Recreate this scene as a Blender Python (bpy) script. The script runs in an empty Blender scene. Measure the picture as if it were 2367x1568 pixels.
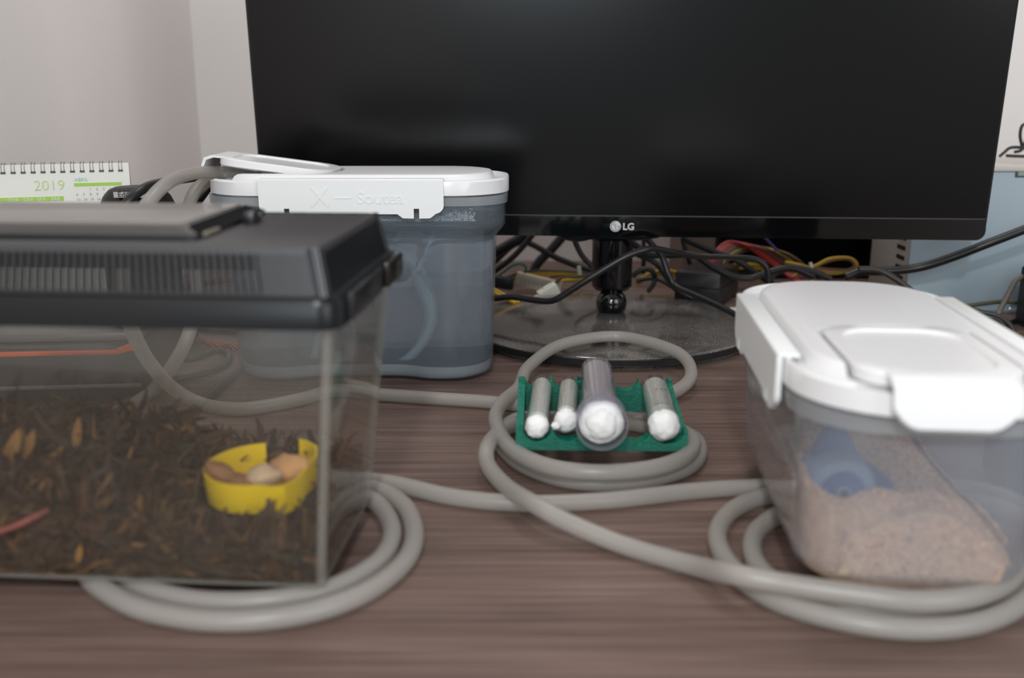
import bpy, bmesh, math, random
from mathutils import Vector, Matrix, noise
random.seed(7)
R = math.radians
scene = bpy.context.scene

# ------------------------------------------------------------------ camera, world, lights, exposure
FPX, CAMH = 2250.0, 0.22
TILT = math.atan(569 / 2250.0)
cam_d = bpy.data.cameras.new('camera')
cam_d.sensor_width = 36.0
cam_d.lens = FPX / 2367 * 36.0
cam_d.clip_start = 0.01
cam_d.dof.use_dof = True
cam_d.dof.focus_distance = 0.74
cam_d.dof.aperture_fstop = 5.6
cam = bpy.data.objects.new('camera', cam_d)
scene.collection.objects.link(cam)
cam.location = (0, 0, CAMH)
cam.rotation_euler = (math.pi / 2 - TILT, 0, 0)
scene.camera = cam

world = bpy.data.worlds.new('room_light')
scene.world = world
world.use_nodes = True
bg = world.node_tree.nodes['Background']
bg.inputs[0].default_value = (0.97, 0.985, 1.0, 1)
bg.inputs[1].default_value = 0.40

def area(name, loc, target, size, power, col=(1, 1, 1)):
    d = bpy.data.lights.new(name, 'AREA')
    d.shape = 'DISK'; d.size = size; d.energy = power; d.color = col
    o = bpy.data.objects.new(name, d); scene.collection.objects.link(o)
    o.location = loc
    o.rotation_euler = (Vector(target) - Vector(loc)).to_track_quat('-Z', 'Y').to_euler()
    return o
area('camera_flash', (-0.05, -0.42, 0.74), (0.02, 0.75, 0.05), 0.07, 5.0, (1, 0.995, 0.985))
area('ceiling_lamp', (0.15, 1.08, 1.9), (0.15, 1.08, 0), 0.4, 6.5, (1, 0.95, 0.92))
soft_light = area('fill_light_right', (1.7, -1.5, 1.0), (-0.1, 0.9, 0.15), 1.3, 20.5, (0.97, 0.985, 1.0))  # added unseen fill from the right, brightens the left wall
soft_light.data.shape = 'SQUARE'
soft_light = area('window_daylight_behind', (-0.47, -1.8, 0.78), (0.0, 0.9, 0.2), 0.9, 17.0, (0.80, 0.93, 1.0))
soft_light.data.shape = 'SQUARE'

vs = scene.view_settings
vs.view_transform = 'Standard'; vs.look = 'None'; vs.gamma = 1.0; vs.use_curve_mapping = False
vs.exposure = 0.0
scene.cycles.transparent_max_bounces = 24
scene.cycles.max_bounces = 7
scene.cycles.diffuse_bounces = 2
scene.cycles.glossy_bounces = 3
scene.cycles.transmission_bounces = 6

# ------------------------------------------------------------------ pixel helpers (2367 x 1568 frame -> world points)
CO, SI = math.cos(TILT), math.sin(TILT)
def ray(u, v):
    x = (u - 1183.5) / FPX; y = -(v - 784) / FPX
    return Vector((x, CO + y * SI, -SI + y * CO))
def G(u, v, z=0.005):                 # point at height z
    d = ray(u, v); t = (z - CAMH) / d.z
    return Vector((0, 0, CAMH)) + d * t
def D(u, v, Y):                       # point at distance Y
    d = ray(u, v); t = Y / d.y
    return Vector((0, 0, CAMH)) + d * t

# ------------------------------------------------------------------ materials
MATS = {}
def newmat(name):
    m = bpy.data.materials.new(name); m.use_nodes = True
    nt = m.node_tree; nt.nodes.clear()
    out = nt.nodes.new('ShaderNodeOutputMaterial')
    return m, nt, out
def srgb(r, g, b):
    f = lambda c: ((c / 255 + 0.055) / 1.055) ** 2.4 if c > 10 else c / 255 / 12.92
    return (f(r), f(g), f(b), 1)
def mat(name, col, rough=0.5, metal=0.0, spec=0.5, var=0.0, scale=40.0, bump=0.0, bscale=200.0, stretch=(1, 1, 1), coat=0.0, sss=0.0):
    if name in MATS: return MATS[name]
    m, nt, out = newmat(name)
    p = nt.nodes.new('ShaderNodeBsdfPrincipled')
    nt.links.new(p.outputs[0], out.inputs[0])
    p.inputs['Base Color'].default_value = col
    p.inputs['Roughness'].default_value = rough
    p.inputs['Metallic'].default_value = metal
    p.inputs['Specular IOR Level'].default_value = spec
    p.inputs['Coat Weight'].default_value = coat
    if sss:
        p.inputs['Subsurface Weight'].default_value = sss
        p.inputs['Subsurface Radius'].default_value = (0.006, 0.005, 0.004)
        p.inputs['Subsurface Scale'].default_value = 1.0
    tc = nt.nodes.new('ShaderNodeTexCoord'); mp = nt.nodes.new('ShaderNodeMapping')
    mp.inputs['Scale'].default_value = stretch
    nt.links.new(tc.outputs['Object'], mp.inputs[0])
    if var:
        n = nt.nodes.new('ShaderNodeTexNoise'); n.inputs['Scale'].default_value = scale; n.inputs['Detail'].default_value = 6
        nt.links.new(mp.outputs[0], n.inputs['Vector'])
        cr = nt.nodes.new('ShaderNodeValToRGB')
        cr.color_ramp.elements[0].position = 0.3; cr.color_ramp.elements[1].position = 0.7
        cr.color_ramp.elements[0].color = [c * (1 - var) for c in col[:3]] + [1]
        cr.color_ramp.elements[1].color = [min(1, c * (1 + var)) for c in col[:3]] + [1]
        nt.links.new(n.outputs[0], cr.inputs[0]); nt.links.new(cr.outputs[0], p.inputs['Base Color'])
    if bump:
        n2 = nt.nodes.new('ShaderNodeTexNoise'); n2.inputs['Scale'].default_value = bscale; n2.inputs['Detail'].default_value = 3
        nt.links.new(mp.outputs[0], n2.inputs['Vector'])
        b = nt.nodes.new('ShaderNodeBump'); b.inputs['Strength'].default_value = bump; b.inputs['Distance'].default_value = 0.001
        nt.links.new(n2.outputs[0], b.inputs['Height']); nt.links.new(b.outputs[0], p.inputs['Normal'])
    MATS[name] = m
    return m

def clear(name, tint=(1, 1, 1), haze=0.06, haze_col=(0.6, 0.6, 0.6), rough=0.05, edge=0.85, base=0.035, trans=0.5, noise_haze=0.0):
    """thin clear plastic or glass: see-through, a little milky, shiny at a slant"""
    if name in MATS: return MATS[name]
    m, nt, out = newmat(name); N = nt.nodes.new; L = nt.links.new
    T = N('ShaderNodeBsdfTransparent'); T.inputs[0].default_value = (*tint, 1)
    Df = N('ShaderNodeBsdfDiffuse'); Df.inputs[0].default_value = (*haze_col, 1)
    Tr = N('ShaderNodeBsdfTranslucent'); Tr.inputs[0].default_value = (*haze_col, 1)
    m1 = N('ShaderNodeMixShader'); m1.inputs[0].default_value = trans; L(Df.outputs[0], m1.inputs[1]); L(Tr.outputs[0], m1.inputs[2])
    m2 = N('ShaderNodeMixShader'); m2.inputs[0].default_value = haze; L(T.outputs[0], m2.inputs[1]); L(m1.outputs[0], m2.inputs[2])
    if noise_haze:
        tc = N('ShaderNodeTexCoord'); nz = N('ShaderNodeTexNoise'); nz.inputs['Scale'].default_value = 25
        L(tc.outputs['Object'], nz.inputs['Vector'])
        mr = N('ShaderNodeMapRange'); mr.inputs[1].default_value = 0.3; mr.inputs[2].default_value = 0.7
        mr.inputs[3].default_value = haze * (1 - noise_haze); mr.inputs[4].default_value = haze * (1 + noise_haze)
        L(nz.outputs[0], mr.inputs[0]); L(mr.outputs[0], m2.inputs[0])
    Gl = N('ShaderNodeBsdfGlossy'); Gl.inputs['Roughness'].default_value = rough
    lw = N('ShaderNodeLayerWeight'); lw.inputs[0].default_value = 0.5
    pw = N('ShaderNodeMath'); pw.operation = 'POWER'; L(lw.outputs['Facing'], pw.inputs[0]); pw.inputs[1].default_value = 4.5
    ma = N('ShaderNodeMath'); ma.operation = 'MULTIPLY_ADD'; L(pw.outputs[0], ma.inputs[0]); ma.inputs[1].default_value = edge; ma.inputs[2].default_value = base
    m3 = N('ShaderNodeMixShader'); L(ma.outputs[0], m3.inputs[0]); L(m2.outputs[0], m3.inputs[1]); L(Gl.outputs[0], m3.inputs[2])
    L(m3.outputs[0], out.inputs[0])
    MATS[name] = m
    return m

def island_mat(name, cols, rough=0.8, trans=0.0):
    """colour picked at random for each loose piece"""
    m, nt, out = newmat(name)
    p = nt.nodes.new('ShaderNodeBsdfPrincipled'); p.inputs['Roughness'].default_value = rough
    g = nt.nodes.new('ShaderNodeNewGeometry'); cr = nt.nodes.new('ShaderNodeValToRGB')
    e = cr.color_ramp.elements
    while len(e) < len(cols): e.new(0.5)
    for i, c in enumerate(cols):
        e[i].position = i / (len(cols) - 1); e[i].color = c
    nt.links.new(g.outputs['Random Per Island'], cr.inputs[0]); nt.links.new(cr.outputs[0], p.inputs['Base Color'])
    nt.links.new(p.outputs[0], out.inputs[0])
    MATS[name] = m
    return m

def wood_mat():
    m, nt, out = newmat('desk_wood'); N = nt.nodes.new; L = nt.links.new
    p = N('ShaderNodeBsdfPrincipled'); L(p.outputs[0], out.inputs[0]); p.inputs['Roughness'].default_value = 0.5; p.inputs['Specular IOR Level'].default_value = 0.35
    tc = N('ShaderNodeTexCoord')
    def nz(sx, sy, det, dist=0.0):
        mp = N('ShaderNodeMapping'); mp.inputs['Scale'].default_value = (sx, sy, 1); L(tc.outputs['Object'], mp.inputs[0])
        n = N('ShaderNodeTexNoise'); n.inputs['Scale'].default_value = 1; n.inputs['Detail'].default_value = det; n.inputs['Distortion'].default_value = dist
        L(mp.outputs[0], n.inputs['Vector']); return n
    a = nz(9, 420, 5, 0.3); b = nz(3, 60, 4, 0.6); c = nz(14, 14, 3)
    mix = N('ShaderNodeMath'); mix.operation = 'MULTIPLY_ADD'; mix.inputs[1].default_value = 0.55; L(a.outputs[0], mix.inputs[0])
    sc = N('ShaderNodeMath'); sc.operation = 'MULTIPLY'; sc.inputs[1].default_value = 0.35; L(b.outputs[0], sc.inputs[0]); L(sc.outputs[0], mix.inputs[2])
    sc2 = N('ShaderNodeMath'); sc2.operation = 'MULTIPLY_ADD'; sc2.inputs[1].default_value = 0.12; L(c.outputs[0], sc2.inputs[0]); L(mix.outputs[0], sc2.inputs[2])
    cr = N('ShaderNodeValToRGB'); L(sc2.outputs[0], cr.inputs[0])
    e = cr.color_ramp.elements
    e[0].position = 0.34; e[0].color = srgb(77, 61, 55)
    e[1].position = 0.68; e[1].color = srgb(136, 115, 106)
    k = e.new(0.5); k.color = srgb(107, 87, 80)
    L(cr.outputs[0], p.inputs['Base Color'])
    bp = N('ShaderNodeBump'); bp.inputs['Strength'].default_value = 0.25; bp.inputs['Distance'].default_value = 0.0006
    L(a.outputs[0], bp.inputs['Height']); L(bp.outputs[0], p.inputs['Normal'])
    return m

def dusty_mat():
    m, nt, out = newmat('dusty_gloss_black'); N = nt.nodes.new; L = nt.links.new
    p = N('ShaderNodeBsdfPrincipled'); L(p.outputs[0], out.inputs[0])
    tc = N('ShaderNodeTexCoord')
    n = N('ShaderNodeTexNoise'); n.inputs['Scale'].default_value = 900; n.inputs['Detail'].default_value = 4; L(tc.outputs['Object'], n.inputs['Vector'])
    n2 = N('ShaderNodeTexNoise'); n2.inputs['Scale'].default_value = 14; n2.inputs['Detail'].default_value = 5; L(tc.outputs['Object'], n2.inputs['Vector'])
    mu = N('ShaderNodeMath'); mu.operation = 'MULTIPLY'; L(n.outputs[0], mu.inputs[0]); L(n2.outputs[0], mu.inputs[1])
    cr = N('ShaderNodeValToRGB'); L(mu.outputs[0], cr.inputs[0])
    cr.color_ramp.elements[0].position = 0.2; cr.color_ramp.elements[0].color = srgb(62, 60, 58)
    cr.color_ramp.elements[1].position = 0.38; cr.color_ramp.elements[1].color = srgb(136, 130, 125)
    L(cr.outputs[0], p.inputs['Base Color'])
    p.inputs['Roughness'].default_value = 0.12; p.inputs['Specular IOR Level'].default_value = 0.9
    return m

M_wall = mat('wall_paint', srgb(246, 239, 235), 0.85, var=0.02, scale=3, bump=0.08, bscale=300)
M_desk = wood_mat()
M_gloss = mat('gloss_black', srgb(9, 9, 11), 0.06, spec=0.6)
M_matte = mat('matte_black', srgb(20, 20, 21), 0.45)
M_screen = mat('screen', srgb(2, 2, 3), 0.21, spec=0.38)
M_dusty = dusty_mat()
M_white = mat('white_plastic', srgb(232, 232, 233), 0.28, spec=0.45)
M_white2 = mat('white_plastic_clip', srgb(236, 238, 238), 0.35, spec=0.4)
M_lidblack = mat('black_lid_plastic', srgb(28, 30, 34), 0.26, spec=0.7, bump=0.05, bscale=500)
M_rimblack = mat('black_rim_plastic', srgb(16, 18, 21), 0.3, spec=0.35)
M_ridge = mat('black_ridge_plastic', srgb(28, 30, 34), 0.13, spec=0.7)
M_lidtop = mat('black_lid_top', srgb(58, 57, 60), 0.45, spec=0.5, bump=0.25, bscale=500)
M_flap = mat('smoke_flap', srgb(26, 26, 28), 0.08, spec=0.8)
M_cable = mat('cable_black', srgb(24, 24, 25), 0.38, spec=0.5)
M_cable2 = mat('cable_dark_grey', srgb(52, 50, 48), 0.45)
M_grey = mat('cable_grey', srgb(106, 99, 92), 0.5)
M_olive = mat('cable_olive', srgb(78, 77, 58), 0.5)
M_yellow = mat('wire_yellow', srgb(186, 150, 24), 0.4)
M_red = mat('wire_red', srgb(165, 38, 52), 0.4)
M_orange = mat('wire_orange', srgb(176, 84, 24), 0.45)
M_purple = mat('wire_purple', srgb(80, 56, 128), 0.45)
M_green = mat('wire_green', srgb(8, 92, 82), 0.4)
M_brownw = mat('wire_brown', srgb(82, 60, 32), 0.45)
M_conn = mat('connector_white', srgb(214, 212, 198), 0.45)
M_beige = mat('beige_steel', srgb(186, 182, 176), 0.5)
M_blue = mat('blue_grey_steel', srgb(158, 173, 182), 0.45, spec=0.5)
M_hole = mat('dark_hole', srgb(6, 6, 6), 0.9)
M_brown = mat('brown_panel', srgb(128, 108, 99), 0.7)
M_rack = mat('green_filament', srgb(6, 116, 94), 0.38, var=0.35, scale=240, bump=0.9, bscale=700, stretch=(1, 1, 3))
M_cotton = mat('cotton', srgb(246, 245, 243), 0.95, bump=0.9, bscale=260, sss=0.25)
M_paper = mat('paper', srgb(226, 227, 219), 0.7)
M_paperg = mat('print_green', srgb(160, 203, 80), 0.7)
M_paperl = mat('print_light_green', srgb(196, 214, 150), 0.7)
M_paperc = mat('print_aqua', srgb(170, 212, 200), 0.7)
M_papert = mat('print_grey', srgb(176, 176, 172), 0.7)
M_papert2 = mat('punch_shadow', srgb(84, 82, 76), 0.7)
M_wire = mat('spiral_wire', srgb(150, 148, 142), 0.35, metal=0.6)
M_label = mat('label_paper', srgb(176, 176, 174), 0.7)
M_ink = mat('ink', srgb(26, 26, 26), 0.7)
M_silver = mat('logo_silver', srgb(205, 206, 206), 0.4)
M_dish = mat('yellow_plastic', srgb(250, 212, 6), 0.35)
M_food = mat('dried_crust', srgb(214, 160, 108), 0.75, var=0.25, scale=60, bump=0.5, bscale=150, sss=0.15)
M_food2 = mat('pale_crumb', srgb(214, 182, 150), 0.8, var=0.25, scale=60, bump=0.5, bscale=150)
M_food3 = mat('dark_crust', srgb(150, 104, 70), 0.8, var=0.3, scale=60, bump=0.5, bscale=150)
M_twig = mat('red_twig', srgb(118, 66, 58), 0.7, var=0.3, scale=90)
M_leaf = mat('dry_leaf', srgb(140, 100, 52), 0.7, var=0.3, scale=90)
M_blackbox = mat('black_box', srgb(26, 27, 30), 0.35)
M_boxtop = mat('grey_box_top', srgb(98, 96, 97), 0.4)
M_orangeband = mat('orange_band', srgb(214, 92, 42), 0.4)
M_bluepl = mat('blue_plastic', srgb(36, 74, 128), 0.4)
M_bluepl2 = mat('blue_plastic_ring', srgb(116, 134, 158), 0.4)
M_earth = island_mat('moss_strands', [srgb(34, 25, 20), srgb(56, 38, 26), srgb(78, 54, 32), srgb(104, 72, 38), srgb(38, 29, 25), srgb(66, 46, 30), srgb(60, 54, 32), srgb(88, 56, 38), srgb(44, 38, 38), srgb(132, 92, 50)])
M_soil = mat('soil', srgb(40, 31, 26), 0.95, var=0.4, scale=80, bump=1, bscale=120)
M_sandg = island_mat('sand_grains', [srgb(224, 186, 146), srgb(200, 154, 118), srgb(236, 202, 158), srgb(190, 118, 98), srgb(216, 174, 146), srgb(240, 212, 168), srgb(158, 122, 106), srgb(224, 162, 126)])
M_sand = mat('sand', srgb(220, 178, 142), 0.95, var=0.18, scale=220, bump=1, bscale=400)

M_tank = clear('tank_acrylic', (0.93, 0.93, 0.92), 0.045, (0.64, 0.56, 0.48), 0.06, 0.7, 0.03, noise_haze=0.25)
M_tankedge = clear('tank_edge', (0.9, 0.9, 0.88), 0.3, (0.66, 0.64, 0.58), 0.1, 0.5, 0.05)
M_boxclear = clear('clear_box_plastic', (0.93, 0.955, 0.975), 0.15, (0.52, 0.61, 0.70), 0.08, 0.6, 0.035)
M_boxrim = clear('clear_box_rim', (0.95, 0.96, 0.96), 0.4, (0.72, 0.74, 0.75), 0.1, 0.6, 0.05)
M_boxbase = clear('clear_box_base', (0.95, 0.95, 0.94), 0.7, (0.74, 0.73, 0.7), 0.1, 0.5, 0.05)
M_boxmilk = clear('milky_box_plastic', (0.95, 0.965, 0.98), 0.22, (0.62, 0.67, 0.75), 0.1, 0.6, 0.04, noise_haze=0.15)
M_glass = clear('tube_glass', (0.98, 0.99, 0.98), 0.02, (0.8, 0.8, 0.8), 0.03, 0.45, 0.02)
M_plclear = clear('tube_plastic', (0.97, 0.96, 0.98), 0.12, (0.82, 0.8, 0.85), 0.05, 0.45, 0.02)
M_tubing = clear('silicone_tubing', (0.9, 0.87, 0.82), 0.60, (0.58, 0.55, 0.52), 0.32, 0.30, 0.03, trans=0.35)
M_tubing_in = clear('silicone_tubing_wet', (0.95, 0.97, 0.96), 0.55, (0.7, 0.76, 0.76), 0.25, 0.3, 0.03, trans=0.4)

def water_mat():
    m, nt, out = newmat('water'); N = nt.nodes.new
    r = N('ShaderNodeBsdfRefraction'); r.inputs['IOR'].default_value = 1.33; r.inputs['Color'].default_value = (0.94, 0.97, 0.99, 1)
    t = N('ShaderNodeBsdfTransparent'); t.inputs[0].default_value = (0.92, 0.95, 0.97, 1)
    mx = N('ShaderNodeMixShader'); mx.inputs[0].default_value = 0.35
    nt.links.new(r.outputs[0], mx.inputs[1]); nt.links.new(t.outputs[0], mx.inputs[2])
    nt.links.new(mx.outputs[0], out.inputs[0]); return m
M_water = water_mat()

def braid_mat():
    m, nt, out = newmat('orange_braid'); N = nt.nodes.new; L = nt.links.new
    p = N('ShaderNodeBsdfPrincipled'); p.inputs['Roughness'].default_value = 0.6; L(p.outputs[0], out.inputs[0])
    tc = N('ShaderNodeTexCoord'); ch = N('ShaderNodeTexWave'); ch.wave_type = 'BANDS'; ch.bands_direction = 'DIAGONAL'
    ch.inputs['Scale'].default_value = 160; ch.inputs['Distortion'].default_value = 0.5
    L(tc.outputs['Object'], ch.inputs['Vector'])
    cr = N('ShaderNodeValToRGB'); L(ch.outputs[0], cr.inputs[0]); cr.color_ramp.interpolation = 'CONSTANT'
    cr.color_ramp.elements[0].color = srgb(30, 24, 22); cr.color_ramp.elements[1].position = 0.45; cr.color_ramp.elements[1].color = srgb(206, 96, 48)
    L(cr.outputs[0], p.inputs['Base Color']); return m
M_braid = braid_mat()

# ------------------------------------------------------------------ geometry helpers
col = scene.collection
def mesh_obj(name, verts, faces, m, parent=None, smooth=False, sharp=None):
    me = bpy.data.meshes.new(name)
    me.from_pydata([tuple(v) for v in verts], [], faces)
    me.update()
    bm = bmesh.new(); bm.from_mesh(me); bmesh.ops.recalc_face_normals(bm, faces=bm.faces); bm.to_mesh(me); bm.free()
    if smooth:
        for p in me.polygons: p.use_smooth = len(p.vertices) <= 4
        if sharp: me.set_sharp_from_angle(angle=R(sharp))
    me.materials.append(m)
    o = bpy.data.objects.new(name, me); col.objects.link(o)
    if parent: o.parent = parent
    return o
def tag(o, label, cat, group=None, kind=None):
    if label: o['label'] = label
    if cat: o['category'] = cat
    if group: o['group'] = group
    if kind: o['kind'] = kind
    return o
def thing(name, label, cat, loc=(0, 0, 0), rz=0.0, group=None):
    o = bpy.data.objects.new(name, None); col.objects.link(o)
    o.empty_display_size = 0.02
    o.location = loc; o.rotation_euler = (0, 0, rz)
    return tag(o, label, cat, group)
def finish(name, bm, m, parent=None, smooth=False, sharp=None):
    bmesh.ops.recalc_face_normals(bm, faces=bm.faces)
    me = bpy.data.meshes.new(name); bm.to_mesh(me); bm.free()
    if smooth:
        for p in me.polygons: p.use_smooth = len(p.vertices) <= 4
        if sharp: me.set_sharp_from_angle(angle=R(sharp))
    me.materials.append(m)
    o = bpy.data.objects.new(name, me); col.objects.link(o)
    if parent: o.parent = parent
    return o
def add_box(bm, c, s, mtx=None, bev=0.0, seg=2):
    r = bmesh.ops.create_cube(bm, size=1.0)
    vv = r['verts']
    for v in vv: v.co = Vector((c[0] + v.co.x * s[0], c[1] + v.co.y * s[1], c[2] + v.co.z * s[2]))
    if bev:
        ed = list({e for v in vv for e in v.link_edges})
        rb = bmesh.ops.bevel(bm, geom=ed, offset=bev, segments=seg, affect='EDGES', profile=0.5)
        vv = list({v for f in rb['faces'] for v in f.verts} | {v for v in vv if v.is_valid})
    if mtx is not None:
        for v in vv: v.co = mtx @ v.co
    return vv
def box(name, c, s, m, parent=None, bev=0.0, mtx=None, smooth=False):
    bm = bmesh.new(); add_box(bm, c, s, mtx, bev)
    return finish(name, bm, m, parent, smooth or bev > 0, 40)
def rr(L, W, r, nc=8, ne=6):
    """rounded rectangle outline, counter-clockwise, fixed point count"""
    r = min(r, L / 2 - 1e-4, W / 2 - 1e-4)
    pts = []
    cs = [(L / 2 - r, W / 2 - r, 0), (-L / 2 + r, W / 2 - r, 90), (-L / 2 + r, -W / 2 + r, 180), (L / 2 - r, -W / 2 + r, 270)]
    for i, (cx, cy, a0) in enumerate(cs):
        for k in range(nc + 1):
            a = R(a0 + 90 * k / nc); pts.append((cx + r * math.cos(a), cy + r * math.sin(a)))
        nx, ny, na = cs[(i + 1) % 4]
        p0 = pts[-1]; p1 = (nx + r * math.cos(R(na)), ny + r * math.sin(R(na)))
        for k in range(1, ne):
            t = k / ne; pts.append((p0[0] * (1 - t) + p1[0] * t, p0[1] * (1 - t) + p1[1] * t))
    return pts
def loft_data(rings, cap0=True, cap1=True, closed=True):
    n = len(rings[0]); V = [p for r in rings for p in r]; F = []
    for i in range(len(rings) - 1):
        for k in range(n if closed else n - 1):
            a = i * n + k; b = i * n + (k + 1) % n
            F.append((a, b, b + n, a + n))
    if cap0: F.append(tuple(range(n))[::-1])
    if cap1: F.append(tuple(range((len(rings) - 1) * n, len(rings) * n)))
    return V, F
def loft(name, rings, m, parent=None, cap0=True, cap1=True, smooth=True, sharp=35):
    V, F = loft_data(rings, cap0, cap1)
    return mesh_obj(name, V, F, m, parent, smooth, sharp)
def ring_z(pts, z): return [(x, y, z) for x, y in pts]
def catmull(P, n=8):
    P = [Vector(p) for p in P]; out = []
    Q = [P[0] * 2 - P[1]] + P + [P[-1] * 2 - P[-2]]
    for i in range(1, len(Q) - 2):
        p0, p1, p2, p3 = Q[i - 1:i + 3]
        d1 = max((p2 - p1).length, 1e-6)
        t1 = (p2 - p0) * 0.5; t2 = (p3 - p1) * 0.5
        if t1.length > d1 * 1.4: t1 = t1.normalized() * d1 * 1.4
        if t2.length > d1 * 1.4: t2 = t2.normalized() * d1 * 1.4
        for k in range(n):
            t = k / n; h = t * t; c3 = h * t
            out.append(p1 * (2 * c3 - 3 * h + 1) + t1 * (c3 - 2 * h + t) + p2 * (-2 * c3 + 3 * h) + t2 * (c3 - h))
    out.append(P[-1]); return out
def sweep_data(path, r, seg=10):
    V = []; F = []
    up = Vector((0, 0, 1)); nrm = None
    for i, p in enumerate(path):
        t = (path[min(i + 1, len(path) - 1)] - path[max(i - 1, 0)]).normalized()
        if nrm is None:
            nrm = t.cross(up)
            if nrm.length < 1e-3: nrm = t.cross(Vector((1, 0, 0)))
            nrm.normalize()
        else:
            nrm = nrm - t * nrm.dot(t)
            nrm.normalize()
        b = t.cross(nrm)
        rad = r(i / (len(path) - 1)) if callable(r) else r
        for k in range(seg):
            a = 2 * math.pi * k / seg
            V.append(p + (nrm * math.cos(a) + b * math.sin(a)) * rad)
    n = len(path)
    for i in range(n - 1):
        for k in range(seg):
            a = i * seg + k; b2 = i * seg + (k + 1) % seg
            F.append((a, b2, b2 + seg, a + seg))
    F.append(tuple(range(seg))[::-1]); F.append(tuple(range((n - 1) * seg, n * seg)))
    return V, F
def tube(name, pts, r, m, parent=None, n=8, seg=10):
    path = catmull(pts, n)
    o0 = path[0].copy()
    V, F = sweep_data([p - o0 for p in path] if parent is None else path, r, seg)
    o = mesh_obj(name, V, F, m, parent, True, 60)
    if parent is None: o.location = o0
    return o
def revolve(name, prof, m, parent=None, seg=32, mtx=None, sharp=40, cap0=True, cap1=True):
    """profile of (radius, height) about local z"""
    rings = []
    for r, z in prof:
        rings.append([Vector((max(r, 1e-5) * math.cos(2 * math.pi * k / seg), max(r, 1e-5) * math.sin(2 * math.pi * k / seg), z)) for k in range(seg)])
    if mtx is not None: rings = [[mtx @ p for p in rg] for rg in rings]
    return loft(name, rings, m, parent, cap0, cap1, True, sharp)
def text(name, s, size, mtx, m, parent, ext=0.0003, align='LEFT', bold=0.0):
    cu = bpy.data.curves.new(name, 'FONT'); cu.body = s; cu.size = size; cu.extrude = ext; cu.offset = bold
    cu.align_x = align; cu.resolution_u = 4
    t = bpy.data.objects.new('tmp', cu)
    me = bpy.data.meshes.new_from_object(t)
    bpy.data.objects.remove(t)
    me.transform(mtx); me.materials.clear(); me.materials.append(m)
    o = bpy.data.objects.new(name, me); col.objects.link(o); o.parent = parent
    return o
def boolean(o, cutters, op='DIFFERENCE'):
    for c in cutters:
        md = o.modifiers.new('cut', 'BOOLEAN'); md.object = c; md.operation = op; md.solver = 'EXACT'
    dg = bpy.context.evaluated_depsgraph_get(); dg.update()
    me = bpy.data.meshes.new_from_object(o.evaluated_get(dg))
    o.modifiers.clear(); old = o.data; o.data = me
    for p in me.polygons: p.use_smooth = len(p.vertices) <= 4
    me.set_sharp_from_angle(angle=R(35))
    for c in cutters: bpy.data.objects.remove(c)
    return o
def fuzz(bm_verts, amp, freq, seed=0):
    for v in bm_verts:
        n = noise.noise_vector((v.co + Vector((seed, seed * 2, 0))) * freq)
        v.co += n * amp
def blob(name, c, rad, m, parent=None, amp=0.15, freq=2.0, seed=0, sub=3, mtx=None, local=False):
    """rough lump; rad is (rx, ry, rz)"""
    bm = bmesh.new(); bmesh.ops.create_icosphere(bm, subdivisions=sub, radius=1.0)
    for v in bm.verts:
        n = noise.noise(v.co * freq + Vector((seed * 3.1, seed, 0))) + 0.5 * noise.noise(v.co * freq * 2.7 + Vector((seed, 0, seed)))
        v.co *= 1 + amp * n
        v.co = Vector((v.co.x * rad[0], v.co.y * rad[1], v.co.z * rad[2]))
        if mtx is not None: v.co = mtx @ v.co
        if local: v.co += Vector(c)
    o = finish(name, bm, m, parent, True)
    if not local: o.location = c
    return o

# ------------------------------------------------------------------ the setting
def slab(name, x0, x1, y0, y1, z0, z1, m):
    o = box(name, ((x1 - x0) / 2 * 0, 0, 0), (x1 - x0, y1 - y0, z1 - z0), m)
    o.location = ((x0 + x1) / 2, (y0 + y1) / 2, (z0 + z1) / 2)
    return o
WALLY, WALLX = 1.30, -0.4085
o = slab('wall_back', WALLX - 0.1, 1.9, WALLY, WALLY + 0.1, -0.75, 1.75, M_wall); o['kind'] = 'structure'
o = slab('wall_left', WALLX - 0.1, WALLX, -0.9, WALLY, -0.75, 1.75, M_wall); o['kind'] = 'structure'
o = slab('desk', WALLX + 0.001, 1.25, 0.18, WALLY - 0.001, -0.03, 0.0, M_desk)
tag(o, 'long brown wood-grain desk top standing in the corner of the walls', 'desk')

# ------------------------------------------------------------------ monitor
mon = thing('monitor', 'large black computer monitor with glossy lower bezel on a round dusty stand', 'monitor', (0.0935, 0.899, 0), R(-4.3))
PT = Matrix.Translation((0, 0, 0.0905)) @ Matrix.Rotation(R(3.4), 4, 'X')     # leans a little forward at the top
HX0, HX1, HT = -0.331, 0.3345, 0.395
def panel(name, x0, x1, z0, z1, y0, y1, m, bev=0.0, parent=mon, rc=0.0):
    if rc:
        pts = rr(x1 - x0, z1 - z0, rc, 6, 2)
        rings = [[PT @ Vector(((x0 + x1) / 2 + a, yy, (z0 + z1) / 2 + b)) for a, b in pts] for yy in (y0, y1)]
        return loft(name, rings, m, parent)
    return box(name, ((x0 + x1) / 2, (y0 + y1) / 2, (z0 + z1) / 2), (x1 - x0, y1 - y0, z1 - z0), m, parent, bev, PT)
panel('housing', HX0, HX1, 0.0, HT, 0.002, 0.030, M_gloss, rc=0.011)
panel('back_cover', HX0 + 0.06, HX1 - 0.06, 0.03, HT - 0.03, 0.029, 0.052, M_matte, 0.008)
panel('bottom_bezel', HX0 + 0.0008, HX1 - 0.0008, 0.0004, 0.0192, -0.0006, 0.012, M_gloss, rc=0.008)
panel('screen', HX0 + 0.0022, HX1 - 0.0022, 0.0202, HT - 0.003, 0.0006, 0.01, M_screen)
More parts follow.
